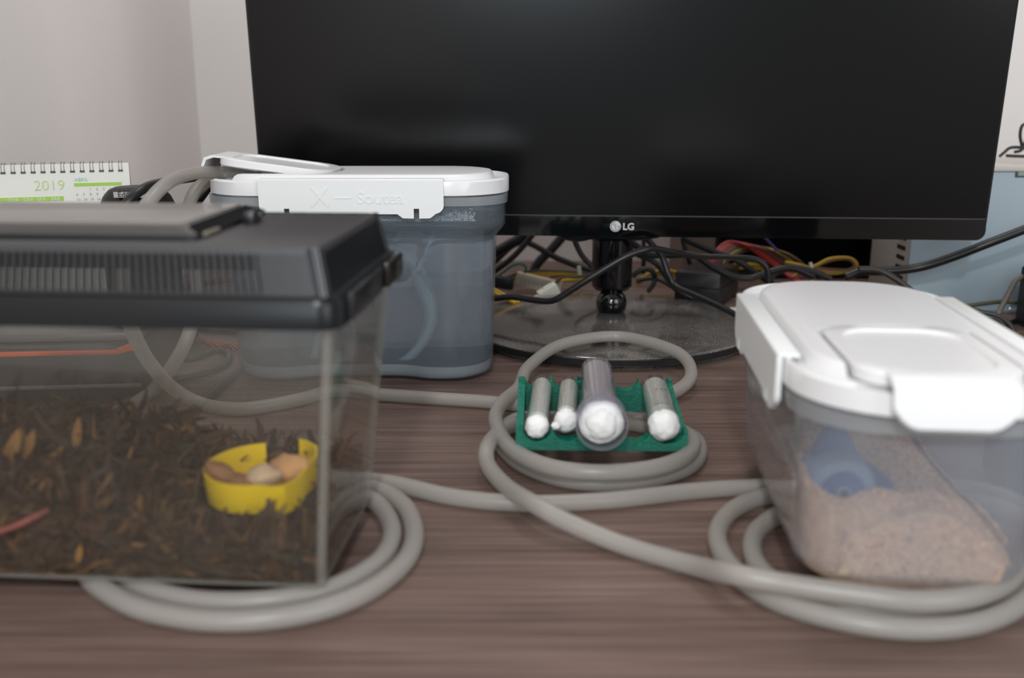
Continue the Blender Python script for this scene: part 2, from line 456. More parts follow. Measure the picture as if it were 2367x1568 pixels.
panel('screen_edge', HX0 + 0.0022, HX1 - 0.0022, 0.0192, 0.0201, 0.0002, 0.01, mat('edge_line', srgb(70, 70, 72), 0.3))
# maker's emblem and letters on the bezel
emb = thing('tmp', None, None); bpy.data.objects.remove(emb)
def disc(name, c, r, m, parent, y=-0.0009, th=0.0006, seg=40):
    rings = [[PT @ Vector((c[0] + r * math.cos(2 * math.pi * k / seg), yy, c[1] + r * math.sin(2 * math.pi * k / seg))) for k in range(seg)] for yy in (y, y + th)]
    return loft(name, rings, m, parent)
LX, LZ = 0.0022, 0.0100
em = disc('emblem', (LX, LZ), 0.0050, M_silver, mon)
M_emb = mat('emblem_line', srgb(60, 60, 62), 0.5)
def strip(name, pts, w, m, parent, y=-0.0011, close=False):
    V = []; F = []
    P = [Vector((a, b)) for a, b in pts]
    for i, p in enumerate(P):
        t = (P[min(i + 1, len(P) - 1)] - P[max(i - 1, 0)]).normalized(); nn = Vector((-t.y, t.x))
        for s in (1, -1):
            for yy in (y, y + 0.0002):
                q = p + nn * (s * w / 2); V.append(PT @ Vector((q.x, yy, q.y)))
    for i in range(len(P) - 1):
        a = i * 4; b = a + 4
        for (p, q) in ((0, 1), (1, 3), (3, 2), (2, 0)): F.append((a + p, a + q, b + q, b + p))
    F.append((0, 1, 3, 2)); e = (len(P) - 1) * 4; F.append((e, e + 2, e + 3, e + 1))
    return mesh_obj(name, V, F, m, parent)
arc = [(LX + 0.0040 * math.cos(R(a)), LZ + 0.0040 * math.sin(R(a))) for a in range(88, 361, 8)] + [(LX + 0.0012, LZ + 0.0001)]
strip('emblem_line', arc, 0.0005, M_emb, em)
strip('emblem_line', [(LX - 0.0001, LZ + 0.0022), (LX - 0.0001, LZ - 0.0020), (LX + 0.0010, LZ - 0.0020)], 0.0005, M_emb, em)
disc('emblem_dot', (LX - 0.0016, LZ + 0.0015), 0.0005, M_emb, em, -0.0011, 0.0002, 12)
TM = PT @ Matrix.Translation((LX + 0.0066, -0.0009, LZ - 0.0030)) @ Matrix.Rotation(R(90), 4, 'X')
text('lettering', 'LG', 0.0088, TM, M_silver, mon, 0.0002, bold=0.00022)
# stand
def joy(cx, rx, dz, y):
    prof = []
    rings = []
    for t in range(7):
        a = R(90 * t / 6); rings.append([(cx + rx * math.cos(a) * math.cos(2 * math.pi * k / 24), y + 0.008 * math.cos(a) * math.sin(2 * math.pi * k / 24), 0.0915 - dz * math.sin(a)) for k in range(24)])
    return rings
loft('joystick_button', joy(-0.0335, 0.0175, 0.008, 0.014), M_matte, mon)
loft('neck_collar', joy(0.004, 0.045, 0.0075, 0.016), M_gloss, mon)
revolve('neck', [(0.0195, 0.043), (0.0195, 0.10), (0.0195, 0.16)], M_gloss, mon, 40, Matrix.Translation((0.001, 0.034, 0)))
revolve('neck_foot', [(0.008, 0.0335), (0.0165, 0.0345), (0.0195, 0.038), (0.0195, 0.043)], M_gloss, mon, 40, Matrix.Translation((0.001, 0.034, 0)))
def sphere_prof(r, zc, n=12): return [(r * math.sin(math.pi * k / n), zc - r * math.cos(math.pi * k / n)) for k in range(n + 1)]
revolve('neck_ball', sphere_prof(0.0150, 0.0225), M_gloss, mon, 32, Matrix.Translation((0.001, 0.026, 0)))
BC = (-0.001, -0.006)
def base_rings(prof):
    out = []
    for r, z in prof:
        out.append([(BC[0] + r * math.cos(2 * math.pi * k / 96), BC[1] + r * (0.985 if math.sin(2 * math.pi * k / 96) < 0 else 1.02) * math.sin(2 * math.pi * k / 96), z) for k in range(96)])
    return out
loft('stand_base', base_rings([(0.128, 0.0), (0.130, 0.004), (0.1345, 0.0045), (0.1345, 0.0098), (0.1335, 0.0108), (0.131, 0.0112), (0.09, 0.0116), (0.055, 0.0126), (0.035, 0.0136), (0.014, 0.0145)]), M_dusty, mon, sharp=30)
loft('base_edge', base_rings([(0.1342, 0.0046), (0.1352, 0.005), (0.1352, 0.0095), (0.1342, 0.0102)]), M_matte, mon)

# ------------------------------------------------------------------ snap-lid food containers
def lid_parts(root, z, cap_open, clip_far=True, tab=True):
    """white snap lid, 0.230 x 0.114, pouring cap towards -x; z is the underside of the rim"""
    LL, LW = 0.230, 0.114
    rim = [ring_z(rr(LL - 0.004, LW - 0.004, 0.044, 10, 8), z), ring_z(rr(LL, LW, 0.046, 10, 8), z + 0.001), ring_z(rr(LL, LW, 0.046, 10, 8), z + 0.0105),
           ring_z(rr(LL - 0.0015, LW - 0.0015, 0.046, 10, 8), z + 0.0118), ring_z(rr(LL - 0.0045, LW - 0.0045, 0.044, 10, 8), z + 0.0120),
           ring_z(rr(LL - 0.006, LW - 0.006, 0.043, 10, 8), z + 0.0095), ring_z(rr(LL - 0.022, LW - 0.017, 0.038, 10, 8), z + 0.0092),
           ring_z(rr(LL - 0.026, LW - 0.021, 0.037, 10, 8), z + 0.0138), ring_z(rr(LL - 0.029, LW - 0.024, 0.036, 10, 8), z + 0.0152), ring_z(rr(LL - 0.034, LW - 0.029, 0.034, 10, 8), z + 0.0156)]
    lid = loft('lid', rim, M_white, root)
    # recess for the pouring cap, open at the -x end, with a curved wall at the hinge
    pts = [(-0.14, -0.036)] + [(-0.014 - 0.012 * (abs(t) / 6) ** 2, 0.036 * t / 6) for t in range(-6, 7)] + [(-0.14, 0.036)]
    V, F = loft_data([ring_z(pts, z + 0.0100), ring_z(pts, z + 0.04)])
    c1 = mesh_obj('cut', V, F, M_white)
    c1.parent = root
    bpy.context.view_layer.update()
    boolean(lid, [c1])
    # pouring cap
    ang = cap_open
    H = Vector((-0.020, 0, z + 0.0130))
    CM = Matrix.Translation(H) @ Matrix.Rotation(ang, 4, 'Y')
    CL, CW = 0.086, 0.068
    cp = []
    for dz, ins in ((-0.0026, 0.0012), (-0.0018, 0), (0.0028, 0), (0.0036, 0.0012), (0.0036, 0.0075), (0.0024, 0.0085)):
        q = [(max(-CL + ins, min(-ins, x - CL / 2)), y) for x, y in rr(CL - ins * 2, CW - ins * 2, 0.016, 6, 4)]
        cp.append([CM @ Vector((x, y, dz)) for x, y in q])
    cap = loft('pouring_cap', cp, M_white, root, sharp=30)
    # front tab of the cap
    tw = 0.048
    tb = []
    prof = [(-CL + 0.004, 0.0038), (-CL - 0.006, 0.0036), (-CL - 0.0115, 0.0010), (-CL - 0.0128, -0.0040), (-CL - 0.0132, -0.0150 if tab else -0.010)]
    NS = 14
    V = []; F = []
    for i, (x, zz) in enumerate(prof):
        for k in range(NS + 1):
            s = -1 + 2 * k / NS
            w = tw / 2
            drop = 1.0 if i < len(prof) - 1 else (1 - 0.75 * max(0, (abs(s) - 0.55) / 0.45) ** 2)
            z2 = zz if i < len(prof) - 1 else prof[-2][1] + (zz - prof[-2][1]) * drop
            V.append((x, s * w, z2))
    n1 = len(V)
    for (x, y, zz) in list(V): V.append((x + 0.0018, y, zz - 0.0016))
    W1 = NS + 1
    for i in range(len(prof) - 1):
        for k in range(NS):
            a = i * W1 + k
            F.append((a, a + 1, a + 1 + W1, a + W1)); b = a + n1; F.append((b, b + W1, b + 1 + W1, b + 1))
    for k in range(NS):
        F.append((k, k + n1, k + 1 + n1, k + 1)); e = (len(prof) - 1) * W1 + k; F.append((e, e + 1, e + 1 + n1, e + n1))
    for i in range(len(prof) - 1):
        a = i * W1; F.append((a, a + W1, a + W1 + n1, a + n1)); a += NS; F.append((a, a + n1, a + W1 + n1, a + W1))
    V = [CM @ Vector(v) for v in V]
    t = mesh_obj('cap_tab', V, F, M_white, cap, True, 40)
    # side clips
    for s in (-1, 1):
        cl = 0.135
        out = []
        # outline of the hanging plate in (x, z)
        P = [(-cl / 2, 0.0128), (-cl / 2, -0.006)]
        for k in range(6):
            a = R(90 * k / 5); P.append((-cl / 2 + 0.008 - 0.008 * math.cos(a), -0.006 - 0.006 * math.sin(a)))
        for cx in (-0.0475, 0.0475):
            P += [(cx - 0.014, -0.012), (cx - 0.010, -0.0150), (cx - 0.002, -0.0152), (cx - 0.002, -0.008), (cx + 0.002, -0.008), (cx + 0.002, -0.0152), (cx + 0.010, -0.0150), (cx + 0.014, -0.012)]
        for k in range(6):
            a = R(90 - 90 * k / 5); P.append((cl / 2 - 0.008 + 0.008 * math.cos(a), -0.006 - 0.006 * math.sin(a)))
        P += [(cl / 2, -0.006), (cl / 2, 0.0128)]
        y0 = s * (LW / 2 + 0.0006); y1 = s * (LW / 2 + 0.0032)
        V = [(x, y0, z + zz) for x, zz in P] + [(x, y1, z + zz) for x, zz in P]
        n = len(P); F = [tuple(range(n)), tuple(range(n, 2 * n))[::-1]] + [(k, (k + 1) % n, (k + 1) % n + n, k + n) for k in range(n)]
        cp_ = mesh_obj('side_clip', V, F, M_white2, root)
        box('clip_hook', (0, s * (LW / 2 - 0.002), z + 0.0126), (cl, 0.010, 0.0018), M_white2, cp_, 0.0006)
    return lid

def body_ring(z, L, W, r, ind=0.0, push=0.0):
    pts = []
    for x, y in rr(L, W, r, 8, 24):
        if abs(y) > W / 2 - 0.004:
            k = math.exp(-(x / 0.040) ** 4)
            y -= math.copysign(ind * k, y)
        pts.append((x, y, z))
    return pts

# --- tall container with water ------------------------------------------------
bl = thing('water_container', 'tall clear snap-lid container full of water with its white cap ajar', 'container', (-0.1175, 0.7740, 0))
def tall_profile(z):
    lo = min(1, z / 0.112)
    L = 0.2035 + 0.0065 * lo; W = 0.092 + 0.007 * lo
    if z > 0.112:
        t = min(1, (z - 0.112) / 0.011); t = t * t * (3 - 2 * t)
        L += 0.0145 * t; W += 0.0075 * t
    return L, W
def tall_rings(z0, z1, ins, n=44):
    rg = []
    for i in range(n + 1):
        z = z0 + (z1 - z0) * i / n
        L, W = tall_profile(z)
        e = 0.006 * max(0, 1 - (z - 0.0) / 0.007) ** 2 if z < 0.007 else 0
        L -= 2 * (ins + e); W -= 2 * (ins + e)
        pts = []
        for x, y in rr(L, W, 0.032, 8, 24):
            if abs(y) > W / 2 - 0.001:
                # hollow in the long sides, with an arched shoulder
                zs = 0.117 - 0.030 * math.exp(-((x - 0.030) / 0.016) ** 2) - 0.030 * math.exp(-((x + 0.030) / 0.016) ** 2)
                d = max(0, min(1, (zs - z) / 0.012)); d = d * d * (3 - 2 * d)
                k = math.exp(-(x / 0.046) ** 6)
                y -= math.copysign(0.009 * k * d, y)
            pts.append((x, y, z))
        rg.append(pts)
    return rg
outer = tall_rings(0.0, 0.1455, 0.0); inner = tall_rings(0.003, 0.1455, 0.0014)
V, F = loft_data(outer + inner[::-1], True, True)
mesh_obj('body', V, F, M_boxclear, bl, True, 50)
V, F = loft_data(tall_rings(0.0034, 0.0125, 0.0018, 8)); mesh_obj('base', V, F, M_boxbase, bl, True, 50)
fl = []
for zz, g in ((0.1385, 0.0), (0.139, 0.0018), (0.1455, 0.002), (0.1455, -0.001), (0.1385, -0.001)):
    L, W = tall_profile(zz); fl.append(ring_z(rr(L + 2 * g, W + 2 * g, 0.036, 10, 8), zz))
fl.append(fl[0]); loft('flange', fl, M_boxrim, bl, False, False)
lid_parts(bl, 0.1458, R(7.5), tab=False)
V, F = loft_data(tall_rings(0.0128, 0.1270, 0.0022, 40))
wt = mesh_obj('water', V, F, M_water, None, True, 50)
wt.location = bl.location
tag(wt, 'clear still water filling the tall snap-lid container', 'water')
# drops of condensation above the water line
bm = bmesh.new()
for i in range(2600):
    x = random.uniform(-0.090, 0.090) ; zz = 0.1278 + abs(random.gauss(0, 0.0038))
    if zz > 0.1375: continue
    L, W = tall_profile(zz); r = random.uniform(0.0002, 0.00055)
    mt = Matrix.Translation((x, -(W / 2 - 0.0018), zz)) @ Matrix.Diagonal((random.uniform(1, 2.2), 0.6, 1, 1))
    bmesh.ops.create_icosphere(bm, subdivisions=1, radius=r, matrix=mt)
o = finish('condensation_drops', bm, clear('drops', (1, 1, 1), 0.5, (0.85, 0.86, 0.86), 0.05, 0.8, 0.1), bl, True); o['kind'] = 'stuff'
# tubing lying inside the water
def L2(u, v, Y): return D(u, v, Y)
tb = tube('tubing_in_water', [D(690, 500, .78), D(740, 600, .785), D(775, 690, .775), D(800, 760, .76), D(808, 815, .755), D(775, 866, .75), D(725, 840, .76), D(760, 720, .775), D(840, 600, .785), D(915, 568, .785), D(960, 610, .78), D(995, 680, .77), D(998, 750, .765), D(965, 810, .76), D(915, 845, .755), D(860, 868, .75)], 0.0040, M_tubing_in)
tag(tb, 'pale coiled length of tubing sunk inside the water container', 'tubing')
# printed relief on the front clip
TMc = Matrix.Translation((-0.030, -0.0604, 0.1395)) @ Matrix.Rotation(R(90), 4, 'X')
text('embossed_lettering', 'X', 0.020, TMc, M_white2, bl, 0.0002)
text('embossed_lettering', '—', 0.012, Matrix.Translation((-0.012, -0.0604, 0.1425)) @ Matrix.Rotation(R(90), 4, 'X'), M_white2, bl, 0.0002)
text('embossed_lettering', 'Soutea', 0.0125, Matrix.Translation((0.004, -0.0604, 0.1415)) @ Matrix.Rotation(R(90), 4, 'X'), M_white2, bl, 0.0002)

# --- low container with sand -----------------------------------------------------
ZB = 0.0098
br = thing('sand_container', 'low milky snap-lid container holding sand, white lid closed, resting on coiled tubing', 'container', (0.1830, 0.4760, ZB), R(90 - 5.2))
def low_rings(z0, z1, ins, n=24):
    rg = []
    for i in range(n + 1):
        z = z0 + (z1 - z0) * i / n
        lo = min(1, z / 0.085)
        L = 0.190 + 0.022 * lo; W = 0.099 + 0.006 * lo
        e = 0.009 * max(0, 1 - z / 0.012) ** 2 if z < 0.012 else 0
        rg.append([(x - 0.006 * (1 - lo), y, z) for x, y in rr(L - 2 * (ins + e), W - 2 * (ins + e), 0.026, 8, 12)])
    return rg
V, F = loft_data(low_rings(0, 0.0850, 0) + low_rings(0.002, 0.0850, 0.0014)[::-1]); mesh_obj('body', V, F, M_boxmilk, br, True, 50)
fl = [ring_z(rr(0.214 + 2 * g, 0.107 + 2 * g, 0.036, 10, 8), zz) for zz, g in ((0.0765, 0.0), (0.077, 0.002), (0.0836, 0.003), (0.0836, -0.001), (0.0765, -0.001))]
fl.append(fl[0]); loft('flange', fl, M_boxrim, br, False, False)
lid_parts(br, 0.0852, 0.0)
# sand bed
sroot = thing('sand_bed', 'pinkish beige sand heaped inside the low container', 'sand', (0.1830, 0.4760, ZB), R(90 - 5.2))
def sand_h(x, y):
    # x runs away from the camera, y to the left
    h = 0.0345 + 0.003 * math.sin(x * 55 + 1) * math.cos(y * 60) + 0.006 * noise.noise(Vector((x * 45, y * 45, 3)))
    h += 0.005 * max(0, y / 0.045) - 0.026 * max(0, (-y - 0.014) / 0.034)
    h -= 0.008 * math.exp(-((y - 0.028) / 0.009) ** 2 - ((x + 0.085) / 0.03) ** 2)
    return max(0.006, h)
NX, NY = 44, 24
def inside(u, v, ins=0.0032):
    # unit square -> bed outline
    L = 0.196 - 2 * ins; W = 0.100 - 2 * ins
    return (u - 0.5) * L - 0.004, (v - 0.5) * W
V = []; F = []
for i in range(NX + 1):
    for j in range(NY + 1):
        x, y = inside(i / NX, j / NY)
        # round the corners of the plan
        cx = max(0, abs(x + 0.004) - (0.0948 - 0.026)); cy = max(0, abs(y) - (0.0468 - 0.026))
        d = math.hypot(cx, cy)
        if d > 0.024:
            k = 0.024 / d
            x = math.copysign((0.0948 - 0.026) + cx * k, x + 0.004) - 0.004; y = math.copysign((0.0468 - 0.026) + cy * k, y)
        V.append((x, y, sand_h(x, y)))
nb = len(V)
V += [(x * 0.985, y * 0.97, 0.0028 + 0.0 * z) for x, y, z in V[:nb]]
W1 = NY + 1
for i in range(NX):
    for j in range(NY):
        a = i * W1 + j; F.append((a, a + W1, a + W1 + 1, a + 1)); b = a + nb; F.append((b, b + 1, b + W1 + 1, b + W1))
edge = [j for j in range(NY)] + [i * W1 + NY for i in range(NX)] + [NX * W1 + j for j in range(NY, 0, -1)] + [i * W1 for i in range(NX, 0, -1)]
# build the side skirt in steps so that it follows the wall
for k in range(len(edge)):
    a = edge[k]; b = edge[(k + 1) % len(edge)]; F.append((a, b, b + nb, a + nb))
so = mesh_obj('sand_mass', V, F, M_sand, sroot, True, 60); so['kind'] = 'stuff'
bm = bmesh.new()
def grain(bm, p, r):
    vs_ = [bm.verts.new(p + Vector(d) * r * random.uniform(0.7, 1.3)) for d in ((1, 0, 0), (-0.4, 0.9, 0), (-0.4, -0.9, 0), (0, 0, 1), (0, 0, -1))]
    for a, b, c in ((0, 1, 3), (1, 2, 3), (2, 0, 3), (1, 0, 4), (2, 1, 4), (0, 2, 4)): bm.faces.new((vs_[a], vs_[b], vs_[c]))
for i in range(7000):
    x = random.uniform(-0.090, 0.086); y = random.uniform(-0.042, 0.042)
    grain(bm, Vector((x, y, sand_h(x, y) + 0.0002)), random.uniform(0.0004, 0.0010))
for i in range(9000):            # grains pressed against the near wall and the side walls
    side = random.random()
    z = None
    if side < 0.5:
        y = random.uniform(-0.033, 0.033); hh = sand_h(-0.09, y); zz = random.uniform(0.009, max(0.010, hh)); lo = zz / 0.085
        x = -0.006 * (1 - lo) - (0.190 + 0.022 * lo) / 2 + 0.0026
        c = max(0, abs(y) - 0.024); x += 0.026 - math.sqrt(max(1e-6, 0.026 ** 2 - c * c)); x += 0.008 * max(0, 1 - zz / 0.012) ** 2
    else:
        x = random.uniform(-0.066, 0.066); s = 1 if side < 0.85 else -1; hh = sand_h(x, s * 0.042); zz = random.uniform(0.009, max(0.010, hh)); lo = zz / 0.085
        y = s * ((0.099 + 0.006 * lo) / 2 - 0.0026 - 0.008 * max(0, 1 - zz / 0.012) ** 2)
    grain(bm, Vector((x, y, zz)), random.uniform(0.0005, 0.0011))
go = finish('sand_grains', bm, M_sandg, sroot); go['kind'] = 'stuff'
# blue plastic bottle half sunk in the sand, seen through the milky wall
bp = thing('blue_bottle', 'dark blue plastic bottle lying half sunk in the sand, round end facing out', 'bottle', D(1948, 1138, .412), 0)
def bot(prof, m, name, par, seg=32):
    mtx = Matrix.Rotation(R(-90), 4, 'X')
    return revolve(name, prof, m, par, seg, mtx)
bp.scale = (1.18, 1.0, 1.15)
bb = bot([(0.0005, 0.0), (0.010, 0.0), (0.0125, 0.001), (0.0140, 0.004), (0.0140, 0.020)], M_bluepl2, 'end_cap', bp)
bot([(0.0005, -0.0012), (0.0085, -0.0012), (0.0088, 0.0005)], M_bluepl, 'end_disc', bp)
bot([(0.0018, -0.0022), (0.0028, -0.0022), (0.0028, -0.0010), (0.0018, -0.0010), (0.0018, -0.0022)], M_bluepl2, 'end_ring', bp, 24)
tri = [(-0.014, -0.004), (-0.012, 0.004), (-0.004, 0.021), (0.000, 0.0245), (0.004, 0.021), (0.010, 0.010), (0.022, 0.001), (0.0265, -0.006), (0.024, -0.010)]
V, F = loft_data([[(x, 0.012, z) for x, z in tri], [(x, 0.020, z) for x, z in tri]]); mesh_obj('shoulder', V, F, M_bluepl, bp, True, 30)

# ------------------------------------------------------------------ terrarium
TY = R(-4.0)
FR, BR = G(750, 1365, ZB), G(851, 1158, ZB)
ax = Vector((math.cos(TY), math.sin(TY), 0)); ay = Vector((-math.sin(TY), math.cos(TY), 0))
TW, TD, TH = 0.205, 0.098, 0.133          # base width and depth, body height
TAP = 0.0130
c0 = FR - ax * (TW / 2) + ay * (TD / 2)
tk = thing('terrarium', 'clear plastic insect tank with black vented lid, moss inside, standing on coiled tubing', 'terrarium', (c0.x, c0.y, ZB), TY)
def tank_ring(z, ins=0.0):
    g = TAP * z / TH - ins; e = 0.004 * max(0, 1 - z / 0.005) ** 2
    return ring_z(rr(TW + 2 * g - 2 * e, TD + 2 * g - 2 * e, 0.006, 5, 3), z)
zs = [0, 0.0015, 0.003, 0.005, 0.03, 0.06, 0.09, TH - 0.002]
V, F = loft_data([tank_ring(z) for z in zs] + [tank_ring(z, 0.0018) for z in (TH - 0.002, 0.06, 0.005, 0.003)]); mesh_obj('tank_body', V, F, M_tank, tk, True, 50)
for sx, sy in ((1, -1), (1, 1)):          # thick moulded corners
    pth = []
    for z in (0.003, 0.03, 0.06, 0.09, TH - 0.004):
        g = TAP * z / TH - 0.0024
        pth.append(Vector((sx * (TW / 2 + g), sy * (TD / 2 + g), z)))
    V, F = sweep_data(pth, 0.0022, 10); mesh_obj('corner_post', V, F, M_tankedge, tk, True, 60)
V, F = loft_data([ring_z(rr(TW - 0.002, TD - 0.002, 0.006, 5, 3), 0.0005), ring_z(rr(TW - 0.002, TD - 0.002, 0.006, 5, 3), 0.0020)]); mesh_obj('tank_floor', V, F, M_tankedge, tk)
# lid
RZ = TH - 0.0125
LW_, LD_ = TW + 2 * TAP + 0.006, TD + 2 * TAP + 0.008
TOPW, TOPD = LW_ - 0.018, LD_ - 0.019
rimr = [ring_z(rr(LW_ - 0.004, LD_ - 0.004, 0.010, 6, 3), RZ), ring_z(rr(LW_, LD_, 0.010, 6, 3), RZ), ring_z(rr(LW_, LD_, 0.010, 6, 3), RZ + 0.0095), ring_z(rr(LW_ - 0.003, LD_ - 0.003, 0.009, 6, 3), RZ + 0.012),
        ring_z(rr(LW_ - 0.010, LD_ - 0.010, 0.008, 6, 3), RZ + 0.0125), ring_z(rr(LW_ - 0.012, LD_ - 0.012, 0.008, 6, 3), RZ + 0.010), ring_z(rr(LW_ - 0.004, LD_ - 0.004, 0.010, 6, 3), RZ + 0.008)]
rimr.append(rimr[0]); loft('lid_rim', rimr, M_rimblack, tk, False, False)
LZ0, LZ1 = RZ + 0.0115, RZ + 0.0305
# sloped sides: the two ends are closed, front and back are a row of bars between solid corners
def slope_pt(x, y, t):
    sx = 1 - t * (1 - TOPW / (LW_ - 0.010)); sy = 1 - t * (1 - TOPD / (LD_ - 0.010))
    return Vector((x * sx, y * sy, LZ0 + (LZ1 - LZ0) * t))
HX, HY = (LW_ - 0.010) / 2, (LD_ - 0.010) / 2
def slope_panel(name, p, q, t0, t1, th=0.0018, m=M_lidblack, n=1):
    V = []
    for (x, y) in (p, q):
        for t in (t0, t1):
            V.append(slope_pt(x, y, t)); V.append(slope_pt(x, y, t) - Vector((math.copysign(th, x) if abs(abs(x) - HX) < 1e-6 and p[0] == q[0] else 0, math.copysign(th, y) if p[1] == q[1] else 0, 0)))
    F = [(0, 2, 6, 4), (1, 5, 7, 3), (0, 4, 5, 1), (2, 3, 7, 6), (0, 1, 3, 2), (4, 6, 7, 5)]
    return mesh_obj(name, V, F, m, tk)
for s in (-1, 1):
    slope_panel('end_panel', (s * HX, -HY), (s * HX, HY), 0, 1)
    y = s * HY
    xr = HX - 0.026
    slope_panel('corner_panel', (xr, y), (HX, y), 0, 1); slope_panel('corner_panel', (-HX, y), (-xr, y), 0, 1)
    slope_panel('lower_strip', (-xr, y), (xr, y), 0, 0.10); slope_panel('upper_strip', (-xr, y), (xr, y), 0.93, 1)
    nb_ = 54
    p0 = None
    for k in range(nb_):
        xc = -xr + (k + 0.5) * 2 * xr / nb_
        w = xr / nb_ * 0.52
        slope_panel('vent_bar', (xc - w, y), (xc + w, y), 0.08, 0.95, 0.0022)
# rounded corner posts of the lid
for sx, sy in ((1, -1), (1, 1), (-1, -1), (-1, 1)):
    V, F = sweep_data([slope_pt(sx * (HX - 0.0025), sy * (HY - 0.0025), t) for t in (0, 0.5, 1)], 0.0034, 12); mesh_obj('corner_ridge', V, F, M_ridge, tk, True, 60)
tp = [ring_z(rr(TOPW + 0.001, TOPD + 0.001, 0.006, 5, 3), LZ1 - 0.002), ring_z(rr(TOPW, TOPD, 0.006, 5, 3), LZ1 + 0.0005), ring_z(rr(TOPW - 0.003, TOPD - 0.003, 0.005, 5, 3), LZ1 + 0.0010)]
top = loft('lid_top', tp, M_lidtop, tk)
# small slots along the back edge of the top
for k in range(16):
    box('top_slot', (-TOPW / 2 + 0.012 + k * (TOPW - 0.024) / 15, TOPD / 2 - 0.006, LZ1 + 0.0009), (0.0062, 0.0022, 0.0006), M_hole, top)
# hinged feeding flap, raised, with bevelled edges
FX0, FX1, FY0, FY1 = -0.085, 0.0560, -0.0440, 0.048
fr = []
for ins, dz in ((0.0, 0.0012), (0.0, 0.0032), (0.007, 0.0062), (0.0080, 0.0064)):
    fr.append([(x + (FX0 + FX1) / 2, y + (FY0 + FY1) / 2, LZ1 + dz) for x, y in rr(FX1 - FX0 - 2 * ins, FY1 - FY0 - 2 * ins, 0.004, 4, 2)])
flap = loft('feeding_flap', fr, M_flap, tk, sharp=20)
loft('flap_sheen', [[(x + (FX0 + FX1) / 2, y + (FY0 + FY1) / 2, LZ1 + dz) for x, y in rr(FX1 - FX0 - 2 * ins, FY1 - FY0 - 2 * ins, 0.004, 4, 2)] for ins, dz in ((0.009, 0.0062), (0.009, 0.0068), (0.0095, 0.0070))], mat('flap_sheen_grey', srgb(120, 116, 112), 0.12, spec=0.9), flap, sharp=20)  # paler plate: the wall's reflection on the dark flap is put into its grey
box('flap_hinge', (0.0605, 0.012, LZ1 + 0.0035), (0.005, 0.012, 0.006), M_lidblack, flap, 0.001)
box('flap_latch', (FX1 - 0.001, -0.028, LZ1 + 0.0024), (0.004, 0.018, 0.002), mat('tan_latch', srgb(120, 112, 96), 0.5), flap, 0.0008)
# clip tongues on the right end of the rim
box('rim_tongue', (LW_ / 2 + 0.0005, -0.020, RZ + 0.006), (0.003, 0.060, 0.012), M_lidblack, tk, 0.0015)
box('rim_tongue', (LW_ / 2 + 0.0010, 0.040, RZ + 0.006), (0.004, 0.036, 0.012), mat('brown_black', srgb(28, 22, 19), 0.25), tk, 0.0015)

# moss bedding
ms = thing('moss_bedding', 'dark brown dried moss covering the floor of the insect tank', 'moss', (c0.x, c0.y, ZB), TY)
IW, ID = TW - 0.008, TD - 0.008
def moss_h(x, y):
    l = max(0, min(1, (0.055 - x) / 0.10))
    return 0.020 + 0.020 * l + 0.012 * ((y + ID / 2) / ID) + 0.010 * noise.noise(Vector((x * 40, y * 40, 0)))
V = []; F = []; n1, n2 = 40, 20
for i in range(n1 + 1):
    for j in range(n2 + 1):
        x = -IW / 2 + IW * i / n1; y = -ID / 2 + ID * j / n2
        V.append((x, y, moss_h(x, y) - 0.005))
nb = len(V); V += [(x, y, 0.0022) for x, y, z in V]
for i in range(n1):
    for j in range(n2):
        a = i * (n2 + 1) + j; F.append((a, a + n2 + 1, a + n2 + 2, a + 1)); F.append((a + nb, a + nb + 1, a + nb + n2 + 2, a + nb + n2 + 1))
w = n2 + 1
edge = [j for j in range(n2)] + [i * w + n2 for i in range(n1)] + [n1 * w + j for j in range(n2, 0, -1)] + [i * w for i in range(n1, 0, -1)]
for k in range(len(edge)):
    a = edge[k]; b = edge[(k + 1) % len(edge)]; F.append((a, b, b + nb, a + nb))
o = mesh_obj('moss_soil', V, F, M_soil, ms, True); o['kind'] = 'stuff'
V = []; F = []
def strand(p, length, width, dirv, curl):
    d = dirv.normalized(); s = d.cross(Vector((random.uniform(-1, 1), random.uniform(-1, 1), random.uniform(-1, 1)))).normalized()
    base = len(V); q = p.copy(); nseg = 4
    for i in range(nseg + 1):
        t = i / nseg; wd = width * (0.35 + 0.65 * math.sin(math.pi * min(1, t * 0.85 + 0.12)))
        nn = d.cross(s).normalized() * wd * 0.35
        V.extend([q + s * wd, q + nn, q - s * wd])
        d = (d + curl * 0.35 + Vector((random.uniform(-.3, .3), random.uniform(-.3, .3), random.uniform(-.3, .3)))).normalized()
        q = q + d * (length / nseg)
        lim = IW / 2 + 0.001
        q.x = max(-lim, min(lim, q.x)); q.y = max(-ID / 2 - 0.001, min(ID / 2 + 0.001, q.y)); q.z = max(0.003, q.z)
    for i in range(nseg):
        a = base + i * 3
        F.extend([(a, a + 1, a + 4, a + 3), (a + 1, a + 2, a + 5, a + 4)])
def rv(): return Vector((random.gauss(0, 1), random.gauss(0, 1), random.gauss(0, 0.6)))
DISH_L = Matrix.Rotation(-TY, 4, 'Z') @ (Vector((D(610, 1150, 0.436).x, 0.436, 0)) - Vector((c0.x, c0.y, 0)))
for i in range(5200):       # on top
    x = random.uniform(-IW / 2, IW / 2); y = random.uniform(-ID / 2, ID / 2)
    if math.hypot(x - DISH_L.x, y - DISH_L.y) < 0.034: continue
    strand(Vector((x, y, moss_h(x, y) - 0.004 + random.uniform(-0.003, 0.003))), random.uniform(0.007, 0.022), random.choice((0.0005, 0.0009, 0.0014, 0.0022)), rv(), rv() * 0.6)
